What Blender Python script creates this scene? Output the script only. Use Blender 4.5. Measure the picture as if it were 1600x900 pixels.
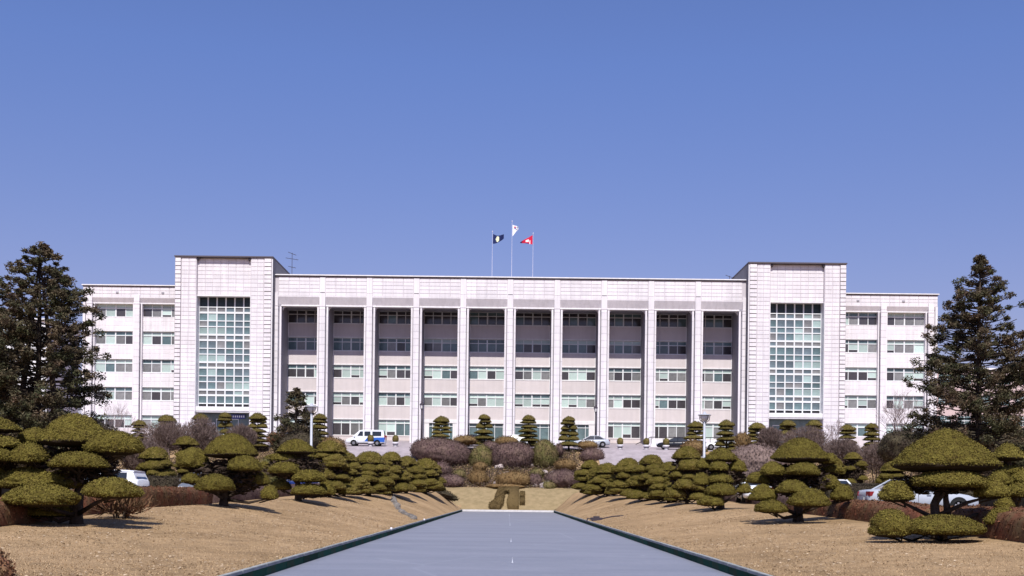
import bpy, bmesh, math, random
import numpy as np
from mathutils import Vector, Matrix, noise as mnoise

for o in list(bpy.data.objects):
    bpy.data.objects.remove(o, do_unlink=True)
S = bpy.context.scene
COL = S.collection
R = math.radians

# ------------------------------------------------------------------ camera
F = 1750.0            # focal length in photograph pixels (1600 wide)
U0, V0 = 794.0, 776.0 # where the horizon meets the axis of the pool
ROLL = R(0.65)
EYE = 1.6
cam = bpy.data.cameras.new('camera')
camo = bpy.data.objects.new('camera', cam)
COL.objects.link(camo)
S.camera = camo
cam.sensor_width = 36.0
cam.lens = 36.0 * F / 1600.0
cam.shift_x = (800.0 - U0) / 1600.0
cam.shift_y = (V0 - 450.0) / 1600.0
cam.clip_start = 0.3
cam.clip_end = 6000
camo.location = (0, 0, EYE)
camo.rotation_euler = (Matrix.Rotation(R(90), 4, 'X') @ Matrix.Rotation(ROLL, 4, 'Z')).to_euler()
S.render.resolution_x, S.render.resolution_y = 1024, 576

# ------------------------------------------------------------------ sky and sun
SUN_EL = R(51.5)
SUN_AZ = R(1.0)       # sun almost exactly behind the camera
W = bpy.data.worlds.new('World')
S.world = W
W.use_nodes = True
wn, wl = W.node_tree.nodes, W.node_tree.links
wn.clear()
sky = wn.new('ShaderNodeTexSky')
sky.sky_type = 'NISHITA'
sky.sun_disc = False
sky.sun_elevation = SUN_EL
sky.sun_rotation = R(180) - SUN_AZ
sky.air_density = 1.0
sky.dust_density = 0.6
sky.ozone_density = 2.0
tint = wn.new('ShaderNodeMix'); tint.data_type = 'RGBA'; tint.blend_type = 'MULTIPLY'
tint.inputs[0].default_value = 1.0
# a clear late winter sky: deep blue above, a dull violet haze towards the horizon all round
geo = wn.new('ShaderNodeTexCoord'); sep = wn.new('ShaderNodeSeparateXYZ'); rmp = wn.new('ShaderNodeValToRGB')
wl.new(geo.outputs['Generated'], sep.inputs[0]); wl.new(sep.outputs[2], rmp.inputs[0])
rmp.color_ramp.elements[0].position = 0.10; rmp.color_ramp.elements[0].color = (0.79, 0.60, 0.74, 1)
rmp.color_ramp.elements[1].position = 0.36; rmp.color_ramp.elements[1].color = (0.76, 0.78, 1.13, 1)
wl.new(rmp.outputs[0], tint.inputs[7])
bg = wn.new('ShaderNodeBackground'); bg.inputs[1].default_value = 0.115
wo = wn.new('ShaderNodeOutputWorld')
wl.new(sky.outputs[0], tint.inputs[6]); wl.new(tint.outputs[2], bg.inputs[0]); wl.new(bg.outputs[0], wo.inputs[0])
sun = bpy.data.lights.new('sun', 'SUN')
sun.energy = 4.7
sun.angle = R(0.53)
sun.color = (1.0, 0.955, 0.90)
suno = bpy.data.objects.new('sun', sun)
COL.objects.link(suno)
suno.rotation_euler = (R(90) - SUN_EL, 0, -SUN_AZ)
suno.location = (0, -20, 60)
S.view_settings.view_transform = 'Standard'
S.view_settings.look = 'None'
S.view_settings.exposure = 0.12
S.view_settings.gamma = 1.0
S.view_settings.use_curve_mapping = False
S.render.engine = 'CYCLES'
S.cycles.max_bounces = 5
S.cycles.diffuse_bounces = 3
S.cycles.glossy_bounces = 2
S.cycles.transmission_bounces = 3

# ------------------------------------------------------------------ helpers
def interp(x, pts):
    xs = [p[0] for p in pts]; ys = [p[1] for p in pts]
    return np.interp(x, xs, ys)

def pix(px, py, d):
    """photograph pixel at depth d -> world point"""
    u, v = px - U0, py - V0
    c, s = math.cos(ROLL), math.sin(ROLL)
    u2, v2 = u * c + v * s, -u * s + v * c
    return Vector((u2 * d / F, d, EYE - v2 * d / F))

class MB:
    def __init__(self):
        self.v = []; self.f = []; self.m = []
    def add(self, vs, fs, m=0):
        b = len(self.v)
        self.v.extend([tuple(p) for p in vs])
        self.f.extend([tuple(i + b for i in f) for f in fs])
        self.m.extend([m] * len(fs))
        return self
    def box(self, x0, x1, y0, y1, z0, z1, m=0):
        return self.add([(x0,y0,z0),(x1,y0,z0),(x1,y1,z0),(x0,y1,z0),(x0,y0,z1),(x1,y0,z1),(x1,y1,z1),(x0,y1,z1)],
                 [(0,3,2,1),(4,5,6,7),(0,1,5,4),(1,2,6,5),(2,3,7,6),(3,0,4,7)], m)
    def prism_y(self, poly, y0, y1, m=0):
        """polygon of (x,z), counter-clockwise seen from -y, swept from y0 to y1"""
        n = len(poly)
        vs = [(x, y0, z) for x, z in poly] + [(x, y1, z) for x, z in poly]
        fs = [tuple(range(n)), tuple(range(2*n-1, n-1, -1))]
        fs += [(i, i+n, (i+1) % n + n, (i+1) % n) for i in range(n)]
        return self.add(vs, fs, m)
    def prism_x(self, poly, x0, x1, m=0):
        """polygon of (y,z) swept along x"""
        n = len(poly)
        vs = [(x0, y, z) for y, z in poly] + [(x1, y, z) for y, z in poly]
        fs = [tuple(range(n)), tuple(range(2*n-1, n-1, -1))]
        fs += [(i, i+n, (i+1) % n + n, (i+1) % n) for i in range(n)]
        return self.add(vs, fs, m)
    def tube(self, pts, rad, n=7, m=0, cap=True):
        pts = [Vector(p) for p in pts]
        rings = []
        for i, p in enumerate(pts):
            t = (pts[min(i+1, len(pts)-1)] - pts[max(i-1, 0)])
            if t.length < 1e-6: t = Vector((0,0,1))
            t.normalize()
            a = Vector((1,0,0)) if abs(t.x) < 0.8 else Vector((0,1,0))
            e1 = t.cross(a).normalized(); e2 = t.cross(e1)
            r = rad[i] if hasattr(rad, '__len__') else rad
            rings.append([p + (e1*math.cos(2*math.pi*k/n) + e2*math.sin(2*math.pi*k/n))*r for k in range(n)])
        vs = [q for rg in rings for q in rg]
        fs = []
        for i in range(len(pts)-1):
            for k in range(n):
                a0 = i*n+k; a1 = i*n+(k+1) % n
                fs.append((a0, a1, a1+n, a0+n))
        if cap:
            fs.append(tuple(range(n-1, -1, -1)))
            fs.append(tuple(range((len(pts)-1)*n, len(pts)*n)))
        return self.add(vs, fs, m)
    def lathe(self, prof, n=16, m=0, c=(0,0)):
        """profile of (r,z) around z"""
        vs = []
        for r, z in prof:
            for k in range(n):
                a = 2*math.pi*k/n
                vs.append((c[0]+r*math.cos(a), c[1]+r*math.sin(a), z))
        fs = []
        for i in range(len(prof)-1):
            for k in range(n):
                a0 = i*n+k; a1 = i*n+(k+1) % n
                fs.append((a0, a1, a1+n, a0+n))
        fs.append(tuple(range(n-1, -1, -1)))
        fs.append(tuple(range((len(prof)-1)*n, len(prof)*n)))
        return self.add(vs, fs, m)
    def mesh(self, name, mats, smooth=False):
        me = bpy.data.meshes.new(name)
        me.from_pydata(self.v, [], self.f)
        for mt in (mats if isinstance(mats, (list, tuple)) else [mats]):
            me.materials.append(mt)
        if any(self.m):
            me.polygons.foreach_set('material_index', self.m)
        if smooth:
            me.polygons.foreach_set('use_smooth', [True]*len(me.polygons))
        me.update()
        return me

def link(name, me, parent=None, loc=(0,0,0), rot=(0,0,0), scale=(1,1,1), **props):
    o = bpy.data.objects.new(name, me)
    COL.objects.link(o)
    o.location = loc; o.rotation_euler = rot; o.scale = scale
    if parent is not None: o.parent = parent
    for k, v in props.items(): o[k] = v
    return o

def thing(name, label, cat, loc=(0,0,0), rz=0, group=None):
    o = bpy.data.objects.new(name, None)
    COL.objects.link(o)
    o.location = loc; o.rotation_euler = (0,0,rz)
    o.empty_display_size = 0.3
    o['label'] = label; o['category'] = cat
    if group: o['group'] = group
    return o

def tag(o, label, cat, group=None):
    o['label'] = label; o['category'] = cat
    if group: o['group'] = group
    return o

def copy_tree(o, parent=None):
    c = o.copy(); COL.objects.link(c)
    if parent is not None: c.parent = parent
    for ch in list(o.children): copy_tree(ch, c)
    return c

def np_mesh(name, V, T, mats, midx=None, smooth=False):
    """numpy verts and triangles -> mesh"""
    me = bpy.data.meshes.new(name)
    V = np.asarray(V, dtype=np.float32); T = np.asarray(T, dtype=np.int32)
    me.vertices.add(len(V)); me.vertices.foreach_set('co', V.ravel())
    me.loops.add(T.size); me.loops.foreach_set('vertex_index', T.ravel())
    me.polygons.add(len(T))
    me.polygons.foreach_set('loop_start', np.arange(0, T.size, 3, dtype=np.int32))
    me.polygons.foreach_set('loop_total', np.full(len(T), 3, dtype=np.int32))
    for mt in (mats if isinstance(mats, (list, tuple)) else [mats]): me.materials.append(mt)
    if midx is not None: me.polygons.foreach_set('material_index', np.asarray(midx, dtype=np.int32))
    if smooth: me.polygons.foreach_set('use_smooth', np.ones(len(T), dtype=bool))
    me.update(calc_edges=True)
    me.validate()
    return me

# ------------------------------------------------------------------ materials
MAT = {}
def nd(t, k, **kw):
    n = t.nodes.new(k)
    for a, b in kw.items(): setattr(n, a, b)
    return n
def mat(name, col, rough=0.7, spec=0.3, metal=0.0, var=0.0, scale=3.0, col2=None, bump=0.0, bscale=40.0, island=0.0,
        obj_var=0.0, detail=4.0, stretch=None, trans=0.0, ramp=(0.35, 0.65), world=False, streak=0.0):
    m = bpy.data.materials.new(name); m.use_nodes = True
    t = m.node_tree; t.nodes.clear(); L = t.links
    out = nd(t, 'ShaderNodeOutputMaterial'); p = nd(t, 'ShaderNodeBsdfPrincipled')
    L.new(p.outputs[0], out.inputs[0])
    p.inputs['Roughness'].default_value = rough
    p.inputs['Specular IOR Level'].default_value = spec
    p.inputs['Metallic'].default_value = metal
    c = tuple(col) + (1,)
    tc = nd(t, 'ShaderNodeTexCoord'); mp = nd(t, 'ShaderNodeMapping')
    if world: L.new(nd(t, 'ShaderNodeNewGeometry').outputs['Position'], mp.inputs[0])
    else: L.new(tc.outputs['Object'], mp.inputs[0])
    if stretch: mp.inputs['Scale'].default_value = stretch
    cur = None
    if col2 is not None or var > 0:
        nz = nd(t, 'ShaderNodeTexNoise'); nz.inputs['Scale'].default_value = scale; nz.inputs['Detail'].default_value = detail
        nz.inputs['Roughness'].default_value = 0.65
        L.new(mp.outputs[0], nz.inputs['Vector'])
        rp = nd(t, 'ShaderNodeValToRGB'); L.new(nz.outputs[0], rp.inputs[0])
        rp.color_ramp.elements[0].position = ramp[0]; rp.color_ramp.elements[1].position = ramp[1]
        if col2 is None:
            rp.color_ramp.elements[0].color = tuple(x*(1-var) for x in col) + (1,)
            rp.color_ramp.elements[1].color = tuple(min(1, x*(1+var)) for x in col) + (1,)
        else:
            rp.color_ramp.elements[0].color = c
            rp.color_ramp.elements[1].color = tuple(col2) + (1,)
        cur = rp.outputs[0]
    if island > 0 or obj_var > 0:
        val = None
        if island > 0:
            g = nd(t, 'ShaderNodeNewGeometry')
            mr = nd(t, 'ShaderNodeMapRange'); mr.inputs[3].default_value = 1-island; mr.inputs[4].default_value = 1+island
            L.new(g.outputs['Random Per Island'], mr.inputs[0]); val = mr.outputs[0]
        if obj_var > 0:
            oi = nd(t, 'ShaderNodeObjectInfo')
            mr2 = nd(t, 'ShaderNodeMapRange'); mr2.inputs[3].default_value = 1-obj_var; mr2.inputs[4].default_value = 1+obj_var
            L.new(oi.outputs['Random'], mr2.inputs[0])
            if val is not None:
                mm = nd(t, 'ShaderNodeMath', operation='MULTIPLY'); L.new(val, mm.inputs[0]); L.new(mr2.outputs[0], mm.inputs[1]); val = mm.outputs[0]
            else: val = mr2.outputs[0]
        vm = nd(t, 'ShaderNodeVectorMath', operation='SCALE')
        if cur is None: vm.inputs[0].default_value = col
        else: L.new(cur, vm.inputs[0])
        L.new(val, vm.inputs['Scale']); cur = vm.outputs[0]
    if streak > 0:      # rain streaks and grime running down the stone
        g2 = nd(t, 'ShaderNodeNewGeometry'); m2 = nd(t, 'ShaderNodeMapping'); m2.inputs['Scale'].default_value = (2.6, 2.6, 0.16)
        L.new(g2.outputs['Position'], m2.inputs[0])
        n2 = nd(t, 'ShaderNodeTexNoise'); n2.inputs['Scale'].default_value = 1.0; n2.inputs['Detail'].default_value = 6; n2.inputs['Roughness'].default_value = 0.7
        L.new(m2.outputs[0], n2.inputs['Vector'])
        r2 = nd(t, 'ShaderNodeMapRange'); r2.inputs[1].default_value = 0.36; r2.inputs[2].default_value = 0.60
        r2.inputs[3].default_value = 1 - streak; r2.inputs[4].default_value = 1.0; L.new(n2.outputs[0], r2.inputs[0])
        v2 = nd(t, 'ShaderNodeVectorMath', operation='SCALE')
        if cur is None: v2.inputs[0].default_value = col
        else: L.new(cur, v2.inputs[0])
        L.new(r2.outputs[0], v2.inputs['Scale']); cur = v2.outputs[0]
    if cur is None: p.inputs['Base Color'].default_value = c
    else: L.new(cur, p.inputs['Base Color'])
    if bump > 0:
        nb = nd(t, 'ShaderNodeTexNoise'); nb.inputs['Scale'].default_value = bscale; nb.inputs['Detail'].default_value = 5
        L.new(mp.outputs[0], nb.inputs['Vector'])
        b = nd(t, 'ShaderNodeBump'); b.inputs['Strength'].default_value = bump; b.inputs['Distance'].default_value = 0.05
        L.new(nb.outputs[0], b.inputs['Height']); L.new(b.outputs[0], p.inputs['Normal'])
    MAT[name] = m
    return m

mat('panel_stone', (0.80, 0.76, 0.775), 0.55, 0.3, var=0.05, scale=0.25, obj_var=0.06, island=0.06, world=True, streak=0.13)
mat('column_stone', (0.80, 0.76, 0.775), 0.55, 0.3, var=0.05, scale=0.4, island=0.05, world=True, streak=0.14)
mat('joint', (0.57, 0.53, 0.555), 0.9, 0.1)
mat('trim_white', (0.83, 0.81, 0.815), 0.6, 0.3, var=0.04, scale=0.8, world=True, streak=0.12)
mat('spandrel', (0.665, 0.605, 0.60), 0.7, 0.2, var=0.04, scale=0.5, obj_var=0.03, world=True, streak=0.06)
mat('side_stone_shaded', (0.20, 0.19, 0.205), 0.85, 0.2, var=0.08, scale=0.5)
mat('quoin_joint', (0.22, 0.20, 0.21), 0.9, 0.1)
mat('wall_shell', (0.33, 0.315, 0.345), 0.85, 0.2, var=0.05, scale=0.5)  # colonnade fins and ceiling coloured darker to deepen their shade
mat('coping_dark', (0.10, 0.085, 0.10), 0.6, 0.3)
mat('frame_white', (0.74, 0.76, 0.76), 0.45, 0.4)
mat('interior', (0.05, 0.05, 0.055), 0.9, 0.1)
def glass(name, col, rough=0.12, var=0.25, scale=0.9, spec=0.5):
    return mat(name, col, rough, spec, var=var, scale=scale, obj_var=0.25)
glass('glass_dark', (0.055, 0.05, 0.055))
glass('glass_grey', (0.20, 0.20, 0.20))
glass('glass_teal', (0.115, 0.175, 0.185))
glass('glass_mint', (0.46, 0.57, 0.53), 0.3, 0.08)
glass('glass_dusk', (0.125, 0.165, 0.185))
glass('glass_pale', (0.32, 0.42, 0.40), 0.25, 0.1)
glass('glass_head_shaded', (0.035, 0.05, 0.055), 0.3, spec=0.15)  # top panes coloured darker to imitate shade under the opening's head
glass('glass_blue', (0.07, 0.10, 0.16))
glass('blind', (0.62, 0.70, 0.66), 0.5, 0.05)
mat('blue_sign', (0.05, 0.07, 0.32), 0.5)
mat('white_sign', (0.85, 0.88, 0.9), 0.5)
mat('roof', (0.35, 0.34, 0.35), 0.9, var=0.1)
mat('paving', (0.35, 0.305, 0.32), 0.85, 0.2, var=0.16, scale=0.9, bump=0.2, bscale=8)
mat('asphalt', (0.055, 0.055, 0.06), 0.9, 0.2, var=0.15, scale=2, bump=0.2, bscale=60)
mat('kerb', (0.30, 0.31, 0.30), 0.8, 0.2, var=0.2, scale=2.5, obj_var=0.08)
mat('pool_green', (0.014, 0.070, 0.046), 0.85, 0.08, col2=(0.060, 0.055, 0.032), scale=1.1, obj_var=0.35, ramp=(0.5, 0.72), detail=7)
mat('pool_end', (0.62, 0.60, 0.58), 0.7, var=0.12)
mat('foliage', (0.070, 0.048, 0.016), 0.85, 0.06, col2=(0.168, 0.140, 0.032), scale=5.5, island=0.34, obj_var=0.12, ramp=(0.33, 0.56), detail=5)
mat('pad_twigs_shade', (0.030, 0.022, 0.014), 0.95, 0.05)  # underside twigs, darkened so the pads look shaded from below
mat('foliage_under', (0.095, 0.078, 0.016), 0.9, 0.05, col2=(0.11, 0.088, 0.02), scale=5)  # base below the leaves, darkened to give shaded depth between them
mat('foliage_far', (0.130, 0.108, 0.024), 0.85, 0.08, col2=(0.195, 0.145, 0.05), scale=2.5, island=0.4, obj_var=0.2, ramp=(0.40, 0.68))
mat('foliage_cone', (0.125, 0.115, 0.030), 0.85, 0.08, col2=(0.19, 0.145, 0.055), scale=1.5, island=0.35, obj_var=0.18)
mat('twig_shade_brown', (0.05, 0.035, 0.025), 0.9, 0.1, island=0.4)  # dark fill inside the crowns, standing in for shade between pads
mat('bark', (0.06, 0.045, 0.035), 0.9, 0.1, var=0.3, scale=6, bump=0.6, bscale=20)
mat('bark_pale', (0.30, 0.24, 0.24), 0.9, 0.1, var=0.2, scale=4)
mat('conifer', (0.058, 0.062, 0.030), 0.8, 0.12, col2=(0.130, 0.086, 0.058), scale=0.55, island=0.5, ramp=(0.4, 0.68))
mat('shrub_purple', (0.085, 0.052, 0.050), 0.9, 0.1, col2=(0.125, 0.085, 0.070), scale=1.2, island=0.4, obj_var=0.12)
mat('shrub_mauve', (0.125, 0.088, 0.076), 0.9, 0.1, col2=(0.185, 0.135, 0.118), scale=1.2, island=0.4)
mat('shrub_olive', (0.095, 0.090, 0.030), 0.9, 0.1, col2=(0.14, 0.105, 0.05), scale=1.2, island=0.4, obj_var=0.12)
mat('shrub_brown', (0.115, 0.070, 0.030), 0.9, 0.1, col2=(0.15, 0.10, 0.045), scale=1.0, island=0.4, obj_var=0.12)
mat('shrub_dark', (0.040, 0.030, 0.022), 0.9, 0.1, col2=(0.06, 0.05, 0.03), scale=1.0, island=0.4)
mat('hedge_red', (0.150, 0.058, 0.034), 0.9, 0.1, col2=(0.13, 0.085, 0.045), scale=1.6, island=0.6)
mat('rock', (0.36, 0.30, 0.28), 0.9, 0.15, var=0.25, scale=2.5, bump=0.5, bscale=6, obj_var=0.15)
mat('lamp_metal', (0.45, 0.47, 0.52), 0.4, 0.5, var=0.05)
mat('dark_metal', (0.045, 0.035, 0.045), 0.5, 0.4)
mat('lamp_globe', (0.80, 0.80, 0.78), 0.25, 0.5)
mat('pot_white', (0.82, 0.80, 0.82), 0.5, 0.3)
mat('pot_band', (0.10, 0.09, 0.11), 0.6)
for nm, c in (('paint_white', (0.80, 0.82, 0.84)), ('paint_silver', (0.42, 0.45, 0.50)), ('paint_blue', (0.02, 0.045, 0.20)),
              ('paint_vanblue', (0.025, 0.12, 0.50)), ('paint_black', (0.012, 0.014, 0.02)), ('paint_grey', (0.16, 0.17, 0.18))):
    mat(nm, c, 0.25, 0.5, var=0.03)
mat('car_glass', (0.02, 0.025, 0.03), 0.06, 0.6)
mat('tyre', (0.02, 0.02, 0.02), 0.9, 0.1)
mat('rim', (0.45, 0.45, 0.47), 0.3, 0.5, 0.6)
mat('tail_red', (0.22, 0.012, 0.016), 0.25, 0.5)
mat('head_clear', (0.75, 0.78, 0.8), 0.1, 0.6)
mat('plate', (0.7, 0.72, 0.68), 0.5)
mat('flag_navy', (0.010, 0.018, 0.085), 0.8)
mat('flag_white', (0.82, 0.80, 0.82), 0.8)
mat('flag_red', (0.55, 0.012, 0.05), 0.8)
mat('flag_cream', (0.72, 0.75, 0.50), 0.8)
mat('flag_blue', (0.02, 0.06, 0.32), 0.8)
mat('pole_metal', (0.62, 0.60, 0.68), 0.4, 0.5)
mat('far_pink', (0.58, 0.45, 0.44), 0.8, var=0.06)
mat('far_white', (0.72, 0.72, 0.74), 0.8, var=0.05)

def ground_material():
    m = bpy.data.materials.new('dry_grass_ground'); m.use_nodes = True
    t = m.node_tree; t.nodes.clear(); L = t.links
    out = nd(t, 'ShaderNodeOutputMaterial'); p = nd(t, 'ShaderNodeBsdfPrincipled'); L.new(p.outputs[0], out.inputs[0])
    p.inputs['Roughness'].default_value = 0.95; p.inputs['Specular IOR Level'].default_value = 0.1
    tc = nd(t, 'ShaderNodeTexCoord')
    n1 = nd(t, 'ShaderNodeTexNoise'); n1.inputs['Scale'].default_value = 0.28; n1.inputs['Detail'].default_value = 6
    n1.inputs['Roughness'].default_value = 0.7
    n2 = nd(t, 'ShaderNodeTexNoise'); n2.inputs['Scale'].default_value = 9.0; n2.inputs['Detail'].default_value = 8
    n2.inputs['Roughness'].default_value = 0.8
    n3 = nd(t, 'ShaderNodeTexNoise'); n3.inputs['Scale'].default_value = 1.7; n3.inputs['Detail'].default_value = 5
    for n in (n1, n2, n3): L.new(tc.outputs['Object'], n.inputs['Vector'])
    r1 = nd(t, 'ShaderNodeValToRGB'); L.new(n1.outputs[0], r1.inputs[0])
    r1.color_ramp.elements[0].position = 0.36; r1.color_ramp.elements[0].color = (0.315, 0.215, 0.118, 1)
    r1.color_ramp.elements[1].position = 0.62; r1.color_ramp.elements[1].color = (0.445, 0.31, 0.178, 1)
    r3 = nd(t, 'ShaderNodeValToRGB'); L.new(n3.outputs[0], r3.inputs[0])
    r3.color_ramp.elements[0].position = 0.30; r3.color_ramp.elements[0].color = (0.80, 0.80, 0.79, 1)
    r3.color_ramp.elements[1].position = 0.58; r3.color_ramp.elements[1].color = (1.04, 1.03, 1.0, 1)
    r2 = nd(t, 'ShaderNodeValToRGB'); L.new(n2.outputs[0], r2.inputs[0])
    r2.color_ramp.elements[0].position = 0.32; r2.color_ramp.elements[0].color = (0.80, 0.78, 0.75, 1)
    r2.color_ramp.elements[1].position = 0.66; r2.color_ramp.elements[1].color = (1.12, 1.11, 1.10, 1)
    a = nd(t, 'ShaderNodeMix'); a.data_type = 'RGBA'; a.blend_type = 'MULTIPLY'; a.inputs[0].default_value = 1
    b = nd(t, 'ShaderNodeMix'); b.data_type = 'RGBA'; b.blend_type = 'MULTIPLY'; b.inputs[0].default_value = 0.9
    L.new(r1.outputs[0], a.inputs[6]); L.new(r3.outputs[0], a.inputs[7])
    L.new(a.outputs[2], b.inputs[6]); L.new(r2.outputs[0], b.inputs[7]); L.new(b.outputs[2], p.inputs['Base Color'])
    bp = nd(t, 'ShaderNodeBump'); bp.inputs['Strength'].default_value = 0.8; bp.inputs['Distance'].default_value = 0.06
    L.new(n2.outputs[0], bp.inputs['Height']); L.new(bp.outputs[0], p.inputs['Normal'])
    MAT['ground'] = m
ground_material()
mat('grass_blade', (0.43, 0.305, 0.175), 0.9, 0.05, island=0.22)
def ice_material():
    m = bpy.data.materials.new('ice'); m.use_nodes = True
    t = m.node_tree; t.nodes.clear(); L = t.links
    out = nd(t, 'ShaderNodeOutputMaterial'); p = nd(t, 'ShaderNodeBsdfPrincipled'); L.new(p.outputs[0], out.inputs[0])
    p.inputs['Specular IOR Level'].default_value = 0.3
    tc = nd(t, 'ShaderNodeTexCoord'); mp = nd(t, 'ShaderNodeMapping'); mp.inputs['Scale'].default_value = (0.30, 0.9, 1)
    L.new(tc.outputs['Object'], mp.inputs[0])
    def noise(sc, de, ro, src, dist=0):
        n = nd(t, 'ShaderNodeTexNoise'); n.inputs['Scale'].default_value = sc; n.inputs['Detail'].default_value = de
        n.inputs['Roughness'].default_value = ro; n.inputs['Distortion'].default_value = dist; L.new(src, n.inputs['Vector']); return n.outputs[0]
    def ramp(src, p0, c0, p1, c1):
        r = nd(t, 'ShaderNodeValToRGB'); L.new(src, r.inputs[0]); e = r.color_ramp.elements
        e[0].position = p0; e[0].color = c0 + (1,); e[1].position = p1; e[1].color = c1 + (1,); return r.outputs[0]
    def mul(a, b, f=1.0):
        k = nd(t, 'ShaderNodeMix'); k.data_type = 'RGBA'; k.blend_type = 'MULTIPLY'; k.inputs[0].default_value = f
        L.new(a, k.inputs[6]); L.new(b, k.inputs[7]); return k.outputs[2]
    base = ramp(noise(0.55, 7, .62, mp.outputs[0], .6), .30, (.198, .212, .255), .70, (.250, .260, .308))
    fine = ramp(noise(7.0, 8, .8, tc.outputs['Object']), .3, (.86, .86, .87), .7, (1.08, 1.08, 1.07))
    v = nd(t, 'ShaderNodeTexVoronoi'); v.feature = 'DISTANCE_TO_EDGE'; v.inputs['Scale'].default_value = 0.16; L.new(tc.outputs['Object'], v.inputs['Vector'])
    crack = ramp(v.outputs['Distance'], 0.0, (1.22, 1.22, 1.2), 0.006, (1.0, 1.0, 1.0))
    L.new(mul(mul(base, fine), crack), p.inputs['Base Color'])
    rg_ = nd(t, 'ShaderNodeMapRange'); L.new(noise(.8, 5, .6, mp.outputs[0]), rg_.inputs[0]); rg_.inputs[3].default_value = .34; rg_.inputs[4].default_value = .68
    L.new(rg_.outputs[0], p.inputs['Roughness'])
    b = nd(t, 'ShaderNodeBump'); b.inputs['Strength'].default_value = .12; b.inputs['Distance'].default_value = .03
    L.new(noise(4, 6, .7, tc.outputs['Object']), b.inputs['Height']); L.new(b.outputs[0], p.inputs['Normal'])
    MAT['ice'] = m
ice_material()
mat('streak', (0.32, 0.335, 0.39), 0.6)
mat('drain_stone', (0.17, 0.155, 0.14), 0.9, 0.1, var=0.3, scale=3, obj_var=0.3)

# ------------------------------------------------------------------ terrain
PW, PEND = 4.75, 116.0      # half width of the pool and where it ends
KW, KZ = 0.09, 0.22         # width and top of its kerb
PIN = PW + KW
XC = [(0, 11.7), (31, 11.6), (43, 11.2), (56, 10.6), (70, 10.8), (80, 9.9), (92, 8.6), (104, 7.7), (117, 6.9), (400, 6.9)]
HL = [(0, .35), (20, .40), (31, .70), (36, .88), (40, 1.12), (56, 1.32), (70, 1.45), (80, 1.6), (92, 1.75), (104, 1.9), (117, 2.15), (400, 2.15)]
HR = [(0, .3), (20, .32), (31, .54), (37, .62), (43, .76), (56, 1.10), (70, 1.3), (80, 1.45), (92, 1.65), (104, 1.9), (117, 2.15), (400, 2.15)]
GO = [(-60, .3), (20, .6), (40, .98), (48, 1.02), (60, 1.2), (80, 1.6), (100, 2.0), (112, 2.4), (118, 2.8), (124, 3.7), (136.5, 7.45), (140, 7.75), (148.5, 8.85), (400, 8.85)]
EN = [(0, KZ), (PEND + KW, KZ - 0.02), (121.0, 2.35), (123.5, 2.9), (136.5, 7.45), (140, 7.75), (148.5, 8.85), (400, 8.85)]
def ground_z(x, y):
    x = np.asarray(x, dtype=float); y = np.asarray(y, dtype=float)
    ax = np.abs(x)
    xc = interp(y, XC)
    h = np.where(x < 0, interp(y, HL), interp(y, HR))
    t = np.clip((ax - PIN) / (xc - PIN), 0, 1)
    steep = np.clip((y - 90) / 27, 0, 1)
    prof = (.2*np.sin(t * math.pi / 2) + .8*t) * (1 - steep) + t * steep
    bank = (KZ - 0.03) + (h - KZ + 0.03) * prof
    # gentle mounds along the crest
    bank = bank + 0.07 * np.sin(y * 0.42 + np.where(x < 0, 0.8, 2.2)) * np.sin(np.clip(t, 0, 1) * math.pi) * np.clip((y - 10) / 20, 0, 1)
    g = interp(y, GO)
    o = np.clip((ax - xc) / 3.5, 0, 1); o = o * o * (3 - 2 * o)
    side = bank * (1 - o) + g * o
    # the grass face and garden beyond the end of the pool
    e = interp(y, EN)
    m = np.clip((ax - 6.6) / 3.0, 0, 1)
    far = e * (1 - m) + np.maximum(e, side) * m
    k = np.clip((y - PEND) / 1.2, 0, 1)
    z = side * (1 - k) + np.where(ax < 6.6, e, far) * k
    z = z + np.clip((ax - 45) / 60, 0, 1) * np.clip((130 - y) / 100, 0, 1) * 2.5
    return z
def gz(x, y): return float(ground_z(x, y))

xs = sorted(set([-400, -250, -160, -110, -80, -62, -50] + list(np.round(np.arange(-42, -5.2, 0.55), 3)) + [-PIN - 0.45, -PIN] +
                list(np.round(np.linspace(-PIN, PIN, 15), 4))))
xs = sorted(set([round(float(x), 4) for x in xs] + [round(-float(x), 4) for x in xs]))
ys = sorted(set([round(float(q), 3) for q in [-60, -30, -12] + list(np.arange(-6, 112, 0.8)) + [115.6, PEND + KW] + list(np.arange(113, 150, 0.6)) + [155, 170, 200, 260, 400, 900, 2500]]))
GX, GY = np.meshgrid(xs, ys)
GZ = ground_z(GX, GY)
nx = len(xs)
V = np.stack([GX.ravel(), GY.ravel(), GZ.ravel()], 1)
T = []
for j in range(len(ys) - 1):
    yc = (ys[j] + ys[j+1]) / 2
    for i in range(nx - 1):
        xcn = (xs[i] + xs[i+1]) / 2
        if abs(xcn) < PIN and -12 < yc < PEND + KW: continue
        a = j * nx + i
        T.append((a, a+1, a+1+nx)); T.append((a, a+1+nx, a+nx))
ground = link('ground', np_mesh('ground', V, T, MAT['ground'], smooth=True), kind='structure')

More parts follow.
